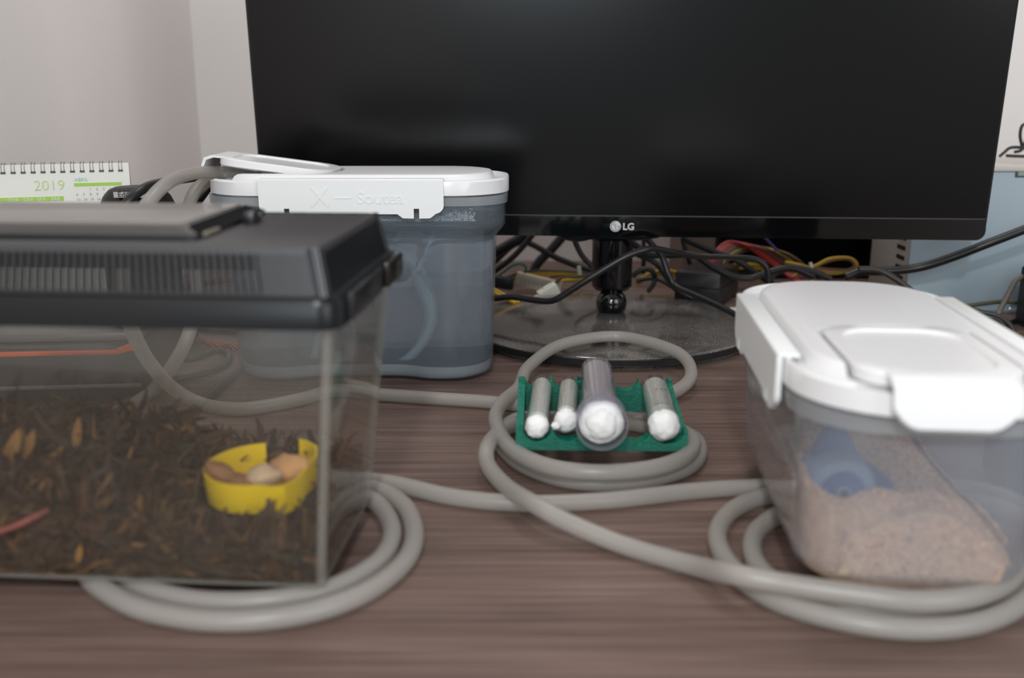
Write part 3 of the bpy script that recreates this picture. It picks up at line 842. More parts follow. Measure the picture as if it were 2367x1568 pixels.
for i in range(5200):       # pressed against the front wall
    x = random.uniform(-IW / 2, IW / 2); y = -ID / 2 + random.uniform(-0.001, 0.002); z = random.uniform(0.003, max(0.006, moss_h(x, y) - 0.001))
    strand(Vector((x, y, z)), random.uniform(0.008, 0.024), random.choice((0.0005, 0.0009, 0.0015, 0.0026)), Vector((random.gauss(0, 1), 0.15 * random.gauss(0, 1), random.gauss(0, 0.7))), rv() * 0.4)
for i in range(2000):       # and against the right wall
    y = random.uniform(-ID / 2, ID / 2); x = IW / 2 + random.uniform(-0.002, 0.001); z = random.uniform(0.003, max(0.006, (moss_h(x, y) - 0.001) * 0.7))
    strand(Vector((x, y, z)), random.uniform(0.006, 0.014), random.uniform(0.0004, 0.0013), Vector((0.15 * random.gauss(0, 1), random.gauss(0, 1), random.gauss(0, 0.7))), rv() * 0.4)
o = mesh_obj('moss_strands', V, F, M_earth, ms, True); o['kind'] = 'stuff'
# a few pieces that stand out of the moss
def tank_at(u, v, Y):
    return D(u, v, Y)
tw = tube('red_twig', [D(-10, 1232, .372 + .016), D(40, 1215, .39), D(80, 1195, .392), D(112, 1178, .396)], 0.0016, M_twig); tag(tw, 'short reddish twig lying against the front wall of the insect tank', 'twig')
def leaf(name, p, q, w, m, label):
    p, q = Vector(p), Vector(q); d = q - p; s = Vector((1, 0, 0)) if abs(d.z) > abs(d.x) else Vector((0, 0, 1))
    V = []; F = []; n = 6
    for i in range(n + 1):
        t = i / n; c = p + d * t; ww = w * math.sin(math.pi * (0.12 + 0.88 * t)) ** 0.8
        for k, (a, b) in enumerate(((-1, 0.3), (0, 0), (1, 0.3))):
            V.append(c + s * (a * ww) + Vector((0, -b * ww, 0)))
            V.append(c + s * (a * ww) + Vector((0, -b * ww + 0.0005, 0)))
    for i in range(n):
        a = i * 6; b = a + 6
        F += [(a, a + 2, b + 2, b), (a + 2, a + 4, b + 4, b + 2), (a + 1, b + 1, b + 3, a + 3), (a + 3, b + 3, b + 5, a + 5), (a, b, b + 1, a + 1), (a + 4, a + 5, b + 5, b + 4)]
    F += [(0, 1, 3, 2), (2, 3, 5, 4)]; e = n * 6; F += [(e, e + 2, e + 3, e + 1), (e + 2, e + 4, e + 5, e + 3)]
    V = [v - p for v in V]
    o = mesh_obj(name, V, F, m); o.location = p
    return tag(o, label, 'leaf')
leaf('dry_leaf', D(176, 1040, .44), D(182, 962, .44), 0.0022, M_leaf, 'narrow ochre dry leaf standing upright out of the moss')
leaf('dry_leaf', D(20, 1075, .42), D(44, 988, .42), 0.0034, M_leaf, 'broad ochre dry leaf at the far left of the moss')
leaf('dry_leaf', D(58, 1060, .425), D(78, 992, .425), 0.0026, M_leaf, 'small curled ochre dry leaf beside the broad one in the moss')
leaf('dry_leaf', D(430, 990, .47), D(378, 983, .47), 0.0018, M_leaf, 'thin ochre blade lying flat along the back of the moss')
leaf('dry_leaf', D(372, 1262, .392), D(455, 1296, .392), 0.0020, M_leaf, 'thin tan blade pressed low against the front tank wall')
leaf('dry_leaf', D(182, 1300, .392), D(186, 1258, .392), 0.0016, M_leaf, 'short yellow blade pressed upright low against the front tank wall')

# yellow feeding dish
dz = 0.0345
dc = D(610, 1150, 0.436); 
ds = thing('feeding_dish', 'yellow plastic D-shaped feeding dish with a notch in its back wall', 'dish', (dc.x, 0.436, dz), R(-4))
def dish_outline(g):
    P = []
    for k in range(0, 29):                 # round part, from the back corner over the left to the front corner
        a = R(72 + (288 - 72) * k / 28)
        P.append(((0.0245 + g) * math.cos(a) - 0.001, (0.0270 + g) * math.sin(a)))
    fx = 0.0195 + g
    P += [(0.012, -0.0272 - g), (fx - 0.001, -0.0262 - g), (fx + 0.003, -0.018), (fx + 0.004, 0.010), (fx + 0.001, 0.021 + g), (fx - 0.006, 0.0272 + g), (0.010, 0.0278 + g)]
    return P
HTD = 0.0142
o1 = dish_outline(0.0); o2 = dish_outline(-0.0012); n = len(o1)
V = [(x, y, 0) for x, y in o1] + [(x, y, 0.0015) for x, y in o2]
loft('dish_floor', [ring_z(o1, 0), ring_z(o1, 0.0015)], M_dish, ds)
def dish_wall(name, idx, h0=HTD, hs=None):
    V = []; F = []
    for q, i in enumerate(idx):
        h = hs(q / (len(idx) - 1)) if hs else h0
        gx, gy = o1[i % n]; hx, hy = o2[i % n]
        k = 1.04
        V += [(gx, gy, 0), (gx * k, gy * k, h), (hx * k, hy * k, h), (hx, hy, 0)]
    for q in range(len(idx) - 1):
        a = q * 4; b = a + 4
        for s_, t_ in ((0, 1), (1, 2), (2, 3), (3, 0)): F.append((a + s_, b + s_, b + t_, a + t_))
    F += [(0, 1, 2, 3)]; e = (len(idx) - 1) * 4; F += [(e, e + 3, e + 2, e + 1)]
    return mesh_obj(name, V, F, M_dish, ds, True, 40)
dish_wall('dish_wall', [4, 5, 6, 7, 8, 9, 10, 11, 12, 13, 14, 15, 16, 17, 18, 19, 20, 21, 22, 23, 24, 25, 26, 27, 28, 29, 30])
dish_wall('dish_wall', [30, 31, 32, 33, 34, 35], hs=lambda t: HTD + 0.002 * t)
# food scraps in the dish
def chunk(name, loc, rad, rot, m, label, seed):
    o = blob(name, loc, rad, m, None, 0.28, 1.3, seed, 3, Matrix.Rotation(R(rot[2]), 4, 'Z') @ Matrix.Rotation(R(rot[0]), 4, 'X') @ Matrix.Rotation(R(rot[1]), 4, 'Y'))
    return tag(o, label, 'food', 'food scraps in the yellow dish')
chunk('food_scrap', D(668, 1082, .432), (0.0098, 0.0035, 0.0066), (-20, -6, -8), M_food, 'squarish orange-tan dried food piece leaning in the yellow dish', 3)
chunk('food_scrap', D(608, 1100, .427), (0.0090, 0.006, 0.0052), (10, -4, 10), M_food2, 'pale pinkish food piece in the middle of the yellow dish', 5)
chunk('food_scrap', D(508, 1092, .424), (0.0080, 0.004, 0.0046), (0, 32, 10), M_food3, 'brown food scrap hanging over the left rim of the yellow dish', 9)
chunk('food_scrap', D(552, 1114, .426), (0.0095, 0.005, 0.0036), (0, 6, 0), M_food3, 'flat brown food scrap at the front left inside the yellow dish', 11)
o = tube('moss_sprig', [D(640, 1198, .392), D(652, 1180, .391), D(662, 1164, .390)], lambda t: 0.0012 * (1 - 0.7 * t), mat('grey_sprig', srgb(96, 86, 70), 0.8)); tag(o, 'tiny grey sprig standing in front of the yellow dish', 'sprig')

# ------------------------------------------------------------------ silicone tubing
TR = 0.0048
def gp(lst):
    return [G(p[0], p[1], p[2] if len(p) > 2 else TR) for p in lst]
pts = gp([(600, 1190), (720, 1140), (850, 1128), (930, 1165), (958, 1235), (930, 1305), (830, 1377), (680, 1423), (500, 1436), (340, 1412), (252, 1372), (205, 1330), (185, 1260), (260, 1180), (420, 1130), (620, 1135), (760, 1150), (850, 1152), (893, 1190), (906, 1240), (875, 1298), (775, 1357), (640, 1387), (480, 1392), (352, 1368), (290, 1335), (270, 1270), (340, 1180), (480, 1125), (640, 1104), (770, 1106), (900, 1117), (1050, 1150), (1210, 1164), (1400, 1158), (1600, 1136), (1720, 1128), (1830, 1126), (1980, 1140)])
o = tube('silicone_tubing', pts, TR, M_tubing, None, 8, 12)
tag(o, 'translucent tubing coiled under the insect tank and running straight to the sand container', 'tubing', 'silicone tubing')
pts = [D(600, 412, .765), D(555, 404, .768), D(505, 398, .765), D(440, 402, .725), D(385, 425, .682), D(338, 475, .655), D(300, 545, .64), D(286, 610, .63), D(284, 690, .62), D(306, 765, .618), D(345, 838, .632), D(402, 900, .655)]
pts += gp([(470, 935), (545, 946), (620, 938), (700, 922), (780, 903), (870, 912), (1000, 921), (1120, 929), (1210, 938), (1330, 955), (1480, 985), (1590, 1005), (1618, 1042), (1585, 1085), (1470, 1114), (1340, 1116), (1225, 1085), (1165, 1040), (1158, 1000), (1200, 968), (1320, 945), (1460, 928), (1560, 905, .008), (1598, 862, .013), (1560, 812, .0185), (1430, 778, .0185), (1300, 796, .0185), (1222, 848, .014), (1200, 895, .011), (1160, 932, .0145), (1146, 975, .0145), (1180, 1035, .0145), (1265, 1078, .0145), (1390, 1093, .0145), (1520, 1080, .0145), (1590, 1050, .0145), (1596, 1010, .0145), (1520, 980, .007), (1400, 962, .005), (1260, 965, .005), (1170, 990, .010), (1128, 1030, .0145), (1128, 1075, .0100), (1170, 1125, .0105), (1235, 1166, .0146), (1310, 1207, .0105), (1450, 1264), (1600, 1307, .006), (1690, 1327, .0145), (1800, 1348, .0145), (1950, 1371, .0145), (2130, 1390, .0145), (2280, 1370, .0135), (2360, 1310, .0105), (2400, 1200), (2250, 1130), (1980, 1128), (1800, 1142), (1700, 1175), (1658, 1236), (1690, 1312), (1785, 1385), (1950, 1435), (2120, 1455), (2280, 1435), (2385, 1370), (2425, 1260), (2300, 1170), (2050, 1150), (1850, 1175), (1762, 1215), (1738, 1270), (1775, 1335), (1890, 1392), (2060, 1418), (2190, 1408), (2260, 1380)])
o = tube('silicone_tubing', pts, TR, M_tubing, None, 8, 12)
tag(o, 'translucent tubing from the water container, coiled round the green rack, on to sand container', 'tubing', 'silicone tubing')
pts = [D(600, 418, .775), D(560, 408, .778), D(510, 410, .772), D(460, 432, .755), D(436, 478, .735), D(432, 540, .715), D(448, 610, .70), D(456, 685, .69), D(440, 762, .682), D(408, 832, .675)]
pts += gp([(350, 905), (270, 955), (170, 988), (40, 1005), (-80, 1012)])
o = tube('silicone_tubing', pts, TR, M_tubing, None, 8, 12)
tag(o, 'translucent tubing looping from the water container cap, leaving behind the insect tank leftward', 'tubing', 'silicone tubing')

# ------------------------------------------------------------------ green rack with test tubes
RZB = 0.0198 - 0.001
rk = thing('test_tube_rack', 'green 3D-printed test tube rack with scalloped bars lying on the coil of tubing', 'rack', (0.0535, 0.5700, 0.0152), R(-1.5))
RWD = 0.101
NX5 = [-0.0375, -0.0187, 0.0, 0.0187, 0.0375]
NX5 = [-0.0380, -0.0200, 0.0, 0.0195, 0.0385]
NR = [0.0082, 0.0082, 0.0125, 0.0090, 0.0098]
def scallop(name, y0, y1, zb, zt, dx=0.0):
    P = [(-RWD / 2, zb), (RWD / 2, zb), (RWD / 2, zt)]
    for c, r in list(zip(NX5, NR))[::-1]:
        for k in range(13):
            a = R(-180 * k / 12); 
            P.append((c + r * math.cos(a), zt + r * 0.82 * math.sin(a)))
    P.append((-RWD / 2, zt))
    # keep the outline single-valued
    V = [(x, y0, z) for x, z in P] + [(x, y1, z) for x, z in P]; n = len(P)
    F = [tuple(range(n)), tuple(range(n, 2 * n))[::-1]] + [(k, (k + 1) % n, (k + 1) % n + n, k + n) for k in range(n)]
    return mesh_obj(name, V, F, M_rack, rk)
scallop('front_bar', -0.0290, -0.0205, 0.0, 0.0125)
scallop('back_bar', 0.0440, 0.0520, 0.0, 0.0215)
for s in (-1, 1):
    V = []
    for x in (s * RWD / 2, s * (RWD / 2 - 0.0045)):
        V += [(x, -0.0215, 0), (x, 0.045, 0), (x, 0.045, 0.0195), (x, -0.0215, 0.0105)]
    mesh_obj('side_rail', V, [(0, 1, 2, 3), (4, 7, 6, 5), (0, 4, 5, 1), (1, 5, 6, 2), (2, 6, 7, 3), (3, 7, 4, 0)], M_rack, rk)
box('cross_bar', (0, -0.0248, 0.0016), (RWD - 0.006, 0.006, 0.003), M_rack, rk)

def test_tube(name, label, near, far, r, plug, big=False, cot=1.0, seed=0):
    near, far = Vector(near), Vector(far); d = (far - near); Lt = d.length
    t = thing(name, label, 'test tube', near, 0, 'test tubes in the green rack')
    q = d.to_track_quat('Z', 'Y').to_matrix().to_4x4()
    m = M_plclear if big else M_glass
    prof = [(r * 1.0, 0.0), (r * 1.06, 0.0008), (r, 0.002), (r, Lt - r * 0.75)] + [(r * math.cos(R(a)), Lt - r * 0.75 + r * 0.75 * math.sin(R(a))) for a in (15, 30, 45, 60, 75, 90)]
    inn = [(max(1e-4, a - 0.0009), z - (0.0009 if i > 3 else 0)) for i, (a, z) in enumerate(prof)]
    revolve('tube_body', prof + inn[::-1], m, t, 32, q, cap0=False, cap1=False)
    # cotton plug bulging out of the mouth and a pale fill behind it
    blob('cotton_plug', q @ Vector((0, 0, 0.002)), (r * 0.96 * cot, r * 0.96 * cot, r * 1.05), M_cotton, t, 0.10, 2.2, seed, 4, q, True)
    revolve('cotton_core', [(r * 0.5, 0.004), (r * 0.86, 0.006), (r * 0.88, plug), (r * 0.6, plug + 0.002)], M_cotton, t, 24, q)
    wl = [(r * 0.84, plug + 0.004), (r * 0.86, plug + 0.005), (r * 0.86, Lt - r * 1.15), (r * 0.5, Lt - r * 0.95)]
    revolve('water_fill', wl, M_fill, t, 24, q)
    return t, q, Lt
M_fill = mat('cloudy_fill', srgb(224, 221, 218), 0.5, var=0.06, scale=120)
NY_, FY_ = 0.5400, 0.6250
t1, _, _ = test_tube('test_tube', 'narrow glass test tube in the leftmost notch, cotton plug low', D(1241, 988, .5385), D(1254, 885, .625), 0.0072, 0.010, seed=1)
t2, _, _ = test_tube('test_tube', 'narrow glass test tube in the second notch with cotton fraying to the left', D(1308, 975, .5480), D(1316, 888, .625), 0.0070, 0.012, cot=1.06, seed=4)
t4, q4, L4 = test_tube('test_tube', 'glass test tube in the rightmost notch with a black mark on its side', D(1535, 985, .5390), D(1512, 889, .625), 0.0096, 0.016, seed=8)
blob('cotton_tuft', D(1285, 985, .541) - t2.location, (0.0028, 0.0024, 0.0024), M_cotton, t2, 0.3, 2, 3, 3, None, True)
# the mark on the last tube
mk = [Vector((0.0086 * 1.01 * math.sin(R(a)), -0.0, 0)) for a in range(0, 1)]
def on_tube(q, r, ang, z): return q @ Vector((r * math.cos(ang), r * math.sin(ang), z))
# find the angle on the tube facing up
best = max(range(0, 360, 3), key=lambda a: (q4 @ Vector((math.cos(R(a)), math.sin(R(a)), 0))).dot(Vector((0.1, -0.35, 1))))
for k, (da, w_, h_) in enumerate(((-16, 7, 0.0014), (2, 8, 0.0016), (16, 10, 0.0017))):
    V = []; F = []
    for a in (best + da - w_ / 2, best + da, best + da + w_ / 2):
        for zz in (-h_ / 2, h_ / 2):
            V.append(on_tube(q4, 0.00970, R(a), 0.044 + zz))
    F = [(0, 1, 3, 2), (2, 3, 5, 4)]
    mesh_obj('ink_mark', V, F, M_ink, t4)
t3, q3, L3 = test_tube('test_tube', 'wide plastic test tube with flared collar and large cotton plug, middle of rack', D(1391, 978, .520), D(1378, 852, .645), 0.0108, 0.020, True, seed=6)
col_p = [(0.0142, -0.006), (0.0148, -0.0055), (0.0148, 0.010), (0.0140, 0.015), (0.0126, 0.020), (0.0114, 0.024), (0.0110, 0.0245), (0.0116, 0.020), (0.0134, 0.012), (0.0139, 0.006), (0.0139, -0.006), (0.0142, -0.006)]
revolve('flared_collar', col_p, clear('collar_plastic', (0.94, 0.94, 0.97), 0.22, (0.72, 0.72, 0.80), 0.06, 0.4, 0.02), t3, 40, q3, cap0=False, cap1=False)
blob('collar_cotton', q3 @ Vector((0, 0, 0.002)), (0.0128, 0.0125, 0.0085), M_cotton, t3, 0.08, 1.6, 12, 4, q3, True)

# ------------------------------------------------------------------ behind and beside the insect tank
bx = thing('striped_box', 'low black box with a grey top and an orange band behind the insect tank', 'box', (-0.3360, 0.7700, 0), R(5))
box('box_body', (0, 0, 0.021), (0.115, 0.180, 0.042), M_blackbox, bx, 0.002)
box('box_top', (0, 0.006, 0.0455), (0.110, 0.165, 0.007), M_boxtop, bx, 0.0025)
box('orange_band', (-0.007, -0.0905, 0.0375), (0.098, 0.0025, 0.0035), M_orangeband, bx, 0.0006)
V = [(0.041, -0.0915, 0.036), (0.0565, -0.0908, 0.0395), (0.0565, -0.0908, 0.0455), (0.041, -0.0915, 0.0400)]; V += [(x, y + 0.003, z) for x, y, z in V]
mesh_obj('orange_band_end', V, [(0, 1, 2, 3), (4, 7, 6, 5), (0, 4, 5, 1), (1, 5, 6, 2), (2, 6, 7, 3), (3, 7, 4, 0)], M_orangeband, bx)
box('foot_strip', (0, -0.0905, 0.012), (0.112, 0.002, 0.003), M_boxtop, bx, 0.0005)

# desk calendar
ca = Vector((-0.3800, 0.7150, 0)); cb = Vector((-0.2905, 0.7440, 0)); cdir = (cb - ca).normalized()
crz = math.atan2(cdir.y, cdir.x)
ctop = D(297, 376, 0.800)
cal = thing('desk_calendar', 'spiral-bound paper desk calendar for 2019 with green week bars', 'calendar', (ctop.x - 0.098 * cdir.x, ctop.y - 0.098 * cdir.y, 0.0492), crz)
CH = ctop.z - 0.0492; CWID = 0.196
LEAN = math.atan2(0.022, CH)
PM = Matrix.Translation((0, 0, CH)) @ Matrix.Rotation(-LEAN, 4, 'X')       # page hangs from the top edge, leaning
def cpage(name, x0, x1, z0, z1, y0, y1, m, par=cal): return box(name, ((x0 + x1) / 2, (y0 + y1) / 2, (z0 + z1) / 2), (x1 - x0, y1 - y0, z1 - z0), m, par, 0, PM)
CL_ = CH / math.cos(LEAN) - 0.0006
page = cpage('page', -CWID / 2, CWID / 2, -CL_, 0.0, 0.0, 0.0012, M_paper)
PB = Matrix.Translation((0, 0.0024, CH)) @ Matrix.Rotation(LEAN * 0.9, 4, 'X')
box('back_board', (0, 0.0006, -CL_ / 2), (CWID, 0.0012, CL_ * 0.995), mat('grey_board', srgb(150, 148, 146), 0.8), cal, 0, PB)
# positions on the page from its right top corner, in metres
cpage('week_bar', -CWID / 2 + 0.004, 0.0475, -0.0290, -0.0255, -0.0004, 0.0003, M_paperg, page)
cpage('month_bar', 0.0560, 0.0915, -0.0180, -0.0155, -0.0004, 0.0003, M_paperg, page)
def ctext(s, size, x, z, m, par, bold=0): return text('printed_text', s, size, PM @ Matrix.Translation((x, -0.0006, z)) @ Matrix.Rotation(R(90), 4, 'X'), m, par, 0.0001, bold=bold)
ctext('2019', 0.0115, 0.0265, -0.0205, M_paperl, page, -0.0002)
for s_, x_ in (('QUA', 0.0070), ('QUI', 0.0185), ('SEX', 0.0285), ('SÁB', 0.0385)): ctext(s_, 0.0038, x_, -0.0287, M_paper, page)
ctext('ABRIL', 0.0040, 0.0565, -0.0140, M_paperc, page)
k = 0
for row in range(4):
    for c_ in range(7):
        if row == 0 and c_ in (0, 1): continue
        k += 1
        if k > 21: break
        ctext(str(k), 0.0028, 0.0570 + c_ * 0.0050, -0.0215 - row * 0.0040, M_papert, page)
for i in range(27):
    x = CWID / 2 - 0.0065 - i * 0.00715
    for dx in (-0.0011, 0.0011):
        pth = [PM @ Vector((x + dx, -0.0009 + 0.0042 - 0.0042 * math.cos(R(a)), -0.0030 + 0.0050 * math.sin(R(a)))) for a in range(-40, 200, 20)]
        V, F = sweep_data(pth, 0.00022, 6); mesh_obj('spiral_ring', V, F, M_wire, cal, True)
    box('punch_hole', (x, -0.0003, -0.0063), (0.0036, 0.0006, 0.0015), M_papert2, page, 0, PM)

# black rounded object with a label, in front of the calendar
dp = D(300, 440, 0.697)
dm = thing('black_canister', 'black round-shouldered canister with a printed paper label before the calendar', 'canister', (dp.x - 0.006, 0.7250, 0.0492))
rz_ = dp.z - 0.0492
revolve('canister_body', [(0.024, 0.0), (0.0265, 0.003), (0.0280, rz_ - 0.024), (0.0268, rz_ - 0.014), (0.0238, rz_ - 0.007), (0.0195, rz_ - 0.002), (0.0150, rz_), (0.0005, rz_)], M_matte, dm, 40)
LM = Matrix.Translation((0.004, -0.0262, rz_ - 0.0034))
box('paper_label', (0.002, 0.0, 0.0), (0.025, 0.0008, 0.0040), M_label, dm, 0, LM)
box('label_backing', (0.002, 0.006, -0.0005), (0.022, 0.011, 0.003), M_matte, dm, 0, LM)
text('label_text', 'Edifice', 0.0054, LM @ Matrix.Translation((-0.0075, -0.0006, -0.0015)) @ Matrix.Rotation(R(90), 4, 'X'), M_ink, dm, 0.0001)

# cables on the left
def cable(name, label, pts, r, m, group=None, cat='cable', n=8, seg=8):
    o = tube(name, pts, r, m, None, n, seg)
    return tag(o, label, cat, group)
cable('black_cable', 'thick black cable arching behind the tubing at the back left', [D(262, 520, .655), D(300, 462, .66), D(345, 430, .68), D(400, 418, .73), D(450, 411, .80), D(510, 400, .88), D(600, 430, .9)], 0.0034, M_cable)
cable('black_cable', 'thick black cable dropping beside the left end of the water container', [D(430, 500, .83), D(462, 460, .83), D(490, 425, .835), D(530, 400, .85), D(600, 420, .87)], 0.0036, M_cable)
cable('braided_cable', 'orange and black braided cable lying across the desk behind the insect tank', [G(330, 720, .004), G(372, 742, .004), G(430, 778, .004), G(490, 795, .004), G(540, 802, .004), G(640, 805, .004)], 0.0030, M_braid)
cable('braided_cable', 'orange and black braided cable seen high through the vents of the tank lid', [D(340, 700, .86), D(375, 672, .86), D(430, 662, .86), D(520, 648, .86), D(600, 640, .87)], 0.0030, M_braid)
cable('black_cable', 'flat black cable bending on the desk beneath the crossing tubes', [G(330, 985, .0025), G(420, 965, .0025), G(480, 920, .0025), G(540, 868, .0025), G(600, 830, .0025)], 0.0036, M_cable2)
cable('black_cable', 'black cable curving in a loop on the desk behind the crossing tubes', [G(390, 880, .0025), G(450, 868, .0025), G(510, 850, .0025), G(530, 822, .0025), G(500, 810, .0025), G(440, 830, .0025), G(380, 822, .0025)], 0.0026, M_cable2)
cable('black_cable', 'thin black cable running along the desk behind the braided cable', [G(300, 740, .0025), G(400, 752, .0025), G(480, 765, .0025), G(600, 770, .0025)], 0.0024, M_cable)

# ------------------------------------------------------------------ behind the monitor
WG = 'black cables behind the monitor'
cable('black_cable', 'thick black cable rising steeply at the left under the monitor', [D(1120, 600, 1.12), D(1144, 585, 1.12), D(1177, 566, 1.12), D(1208, 549, 1.12), D(1250, 525, 1.12)], 0.0060, M_cable, WG)
cable('black_cable', 'black cable arching over and down to the neck of the monitor', [D(1130, 616, 1.15), D(1148, 601, 1.15), D(1181, 571, 1.15), D(1203, 561, 1.15), D(1224, 563, 1.15), D(1255, 579, 1.15), D(1286, 596, 1.15), D(1333, 615, 1.15), D(1370, 628, 1.15)], 0.0036, M_cable, WG)
cable('black_cable', 'straight thin black cable crossing behind the thick one at left', [D(1120, 650, 1.10), D(1144, 627, 1.10), D(1185, 595, 1.10), D(1217, 560, 1.10), D(1240, 530, 1.10)], 0.0034, M_cable, WG)
cable('black_cable', 'thick black cable bending up to the monitor between yellow wires and joystick', [D(1231, 640, 1.17), D(1236, 622, 1.17), D(1248, 603, 1.17), D(1271, 581, 1.17), D(1299, 549, 1.17), D(1315, 525, 1.17)], 0.0056, M_cable, WG)
cable('black_cable', 'thin black cable hanging from under the joystick to the neck', [D(1326, 545, 1.05), D(1332, 565, 1.05), D(1346, 592, 1.05), D(1368, 615, 1.05), D(1400, 640, 1.05)], 0.0030, M_cable, WG)
cable('black_cable', 'long black cable looping across in front of the monitor neck', [D(1100, 692, .905), D(1144, 690, .90), D(1185, 687, .89), D(1239, 695, .875), D(1278, 695, .862), D(1312, 676, .858), D(1364, 643, .855), D(1443, 596, .855), D(1490, 578, .858), D(1514, 575, .865), D(1560, 584, .88), D(1603, 592, .90), D(1692, 595, .94), D(1745, 600, .95), D(1772, 620, .95), D(1777, 660, .95), D(1780, 700, .95)], 0.0030, M_cable, WG)
cable('black_cable', 'black cable waving to the right of the neck above the power adapter', [D(1455, 556, 1.0), D(1470, 568, 1.0), D(1499, 588, 1.0), D(1544, 590, 1.0), D(1603, 590, 1.0), D(1647, 617, 1.0), D(1692, 639, 1.0), D(1736, 643, 1.0), D(1780, 628, 1.0), D(1830, 620, 1.0), D(1880, 640, 1.0)], 0.0036, M_cable, WG)
cable('black_cable', 'black cable falling past the adapter toward the white container lid', [D(1490, 546, .96), D(1499, 556, .96), D(1529, 592, .96), D(1545, 634, .955), D(1562, 662, .95), D(1603, 681, .93), D(1662, 708, .90), D(1712, 734, .87), D(1760, 760, .85)], 0.0030, M_cable, WG)
cable('black_cable', 'black cable running down into the front of the power adapter', [D(1455, 575, 1.02), D(1470, 587, 1.02), D(1514, 607, 1.02), D(1540, 640, 1.01), D(1562, 668, 1.0), D(1600, 688, .995)], 0.0030, M_cable, WG)
cable('black_cable', 'thin vertical black cable just right of the neck', [D(1487, 540, 1.2), D(1488, 580, 1.2), D(1487, 634, 1.2)], 0.0026, M_cable, WG)
cable('black_cable', 'thin vertical black cable hanging before the brown panel', [D(1575, 540, 1.1), D(1582, 570, 1.1), D(1600, 625, 1.1)], 0.0026, M_cable, WG)
cable('black_cable', 'black cable slanting down across the red wires', [D(1575, 548, 1.04), D(1597, 560, 1.04), D(1662, 587, 1.04), D(1706, 604, 1.04), D(1751, 634, 1.04), D(1790, 660, 1.03)], 0.0034, M_cable, WG)
cable('black_cable', 'small hooked black cable standing beside the neck foot', [D(1462, 640, 1.03), D(1472, 630, 1.03), D(1490, 622, 1.03), D(1510, 630, 1.03), D(1512, 652, 1.03), D(1500, 672, 1.0)], 0.0028, M_cable, WG)
cable('black_cable', 'low black cable from the neck foot to the adapter', [D(1470, 650, 1.05), D(1490, 645, 1.05), D(1514, 644, 1.05), D(1538, 653, 1.04), D(1588, 686, .995)], 0.0028, M_cable, WG)
YG = 'yellow wires behind the monitor'
for i, (dy, m_, nm) in enumerate(((0, M_yellow, 'yellow'), (5, M_yellow, 'lower yellow'), (-4, M_cable, 'black'))):
    cable('thin_wire', f'{nm} wire of the bundle left of the neck, tied with a pale band', [D(1172, 644 + dy * .6, 1.08), D(1200, 636 + dy, 1.09), D(1250, 630 + dy, 1.1), D(1310, 631 + dy * .8, 1.1), D(1366, 636 + dy * .5, 1.1), D(1400, 640, 1.1)], 0.0017, m_, YG, 'wire')
cable('thin_wire', 'short yellow wire curling into the white plug', [D(1288, 652, 1.06), D(1305, 648, 1.06), D(1330, 646, 1.07), D(1370, 640, 1.08)], 0.0018, M_yellow, YG, 'wire')
cable('thin_wire', 'short grey wire curling into the white plug', [D(1284, 655, 1.055), D(1296, 644, 1.06), D(1330, 641, 1.07), D(1370, 636, 1.08)], 0.0018, M_cable2, YG, 'wire')
cable('thin_wire', 'dark red wire among the yellow ones left of the neck', [D(1270, 640, 1.11), D(1310, 637, 1.11), D(1350, 642, 1.11)], 0.0016, M_red, YG, 'wire')
cable('thin_wire', 'upper yellow wire slanting behind the water container edge', [D(1120, 655, .99), D(1145, 671, .985), D(1180, 690, .98), D(1200, 700, .975)], 0.0020, M_yellow, YG, 'wire')
cable('thin_wire', 'lower yellow wire slanting behind the water container edge', [D(1118, 661, .985), D(1142, 676, .98), D(1172, 692, .975), D(1192, 702, .97)], 0.0020, M_yellow, YG, 'wire')
cable('thin_wire', 'thin green wire looping above the black plug', [D(1125, 655, 1.06), D(1160, 632, 1.06), D(1185, 614, 1.06), D(1205, 610, 1.06), D(1216, 619, 1.06), D(1213, 632, 1.06)], 0.0013, M_green, YG, 'wire')
for i, (dy, w_) in enumerate(((0, 'upper'), (7, 'lower'))):
    cable('thin_wire', f'{w_} yellow wire right of the neck behind the adapter', [D(1470, 650 + dy, 1.12), D(1500, 634 + dy, 1.12), D(1530, 626 + dy, 1.12), D(1560, 629 + dy, 1.12), D(1600, 640 + dy, 1.12)], 0.0022, M_yellow, YG, 'wire')
for i, (dy, w_) in enumerate(((0, 'topmost'), (8, 'middle'), (34, 'lowest'))):
    cable('thin_wire', f'{w_} yellow wire over the right end of the adapter', [D(1650, 625 + dy, 1.1), D(1680, 616 + dy, 1.1), D(1720, 611 + dy, 1.1), D(1768, 614 + dy, 1.1)], 0.0021, M_yellow, YG, 'wire')
tie = cable('cable_tie', 'pale cable tie standing up from the yellow wire bundle', [D(1344, 650, 1.085), D(1340, 632, 1.085), D(1338, 616, 1.085)], 0.0022, M_conn, None, 'cable tie', 4)
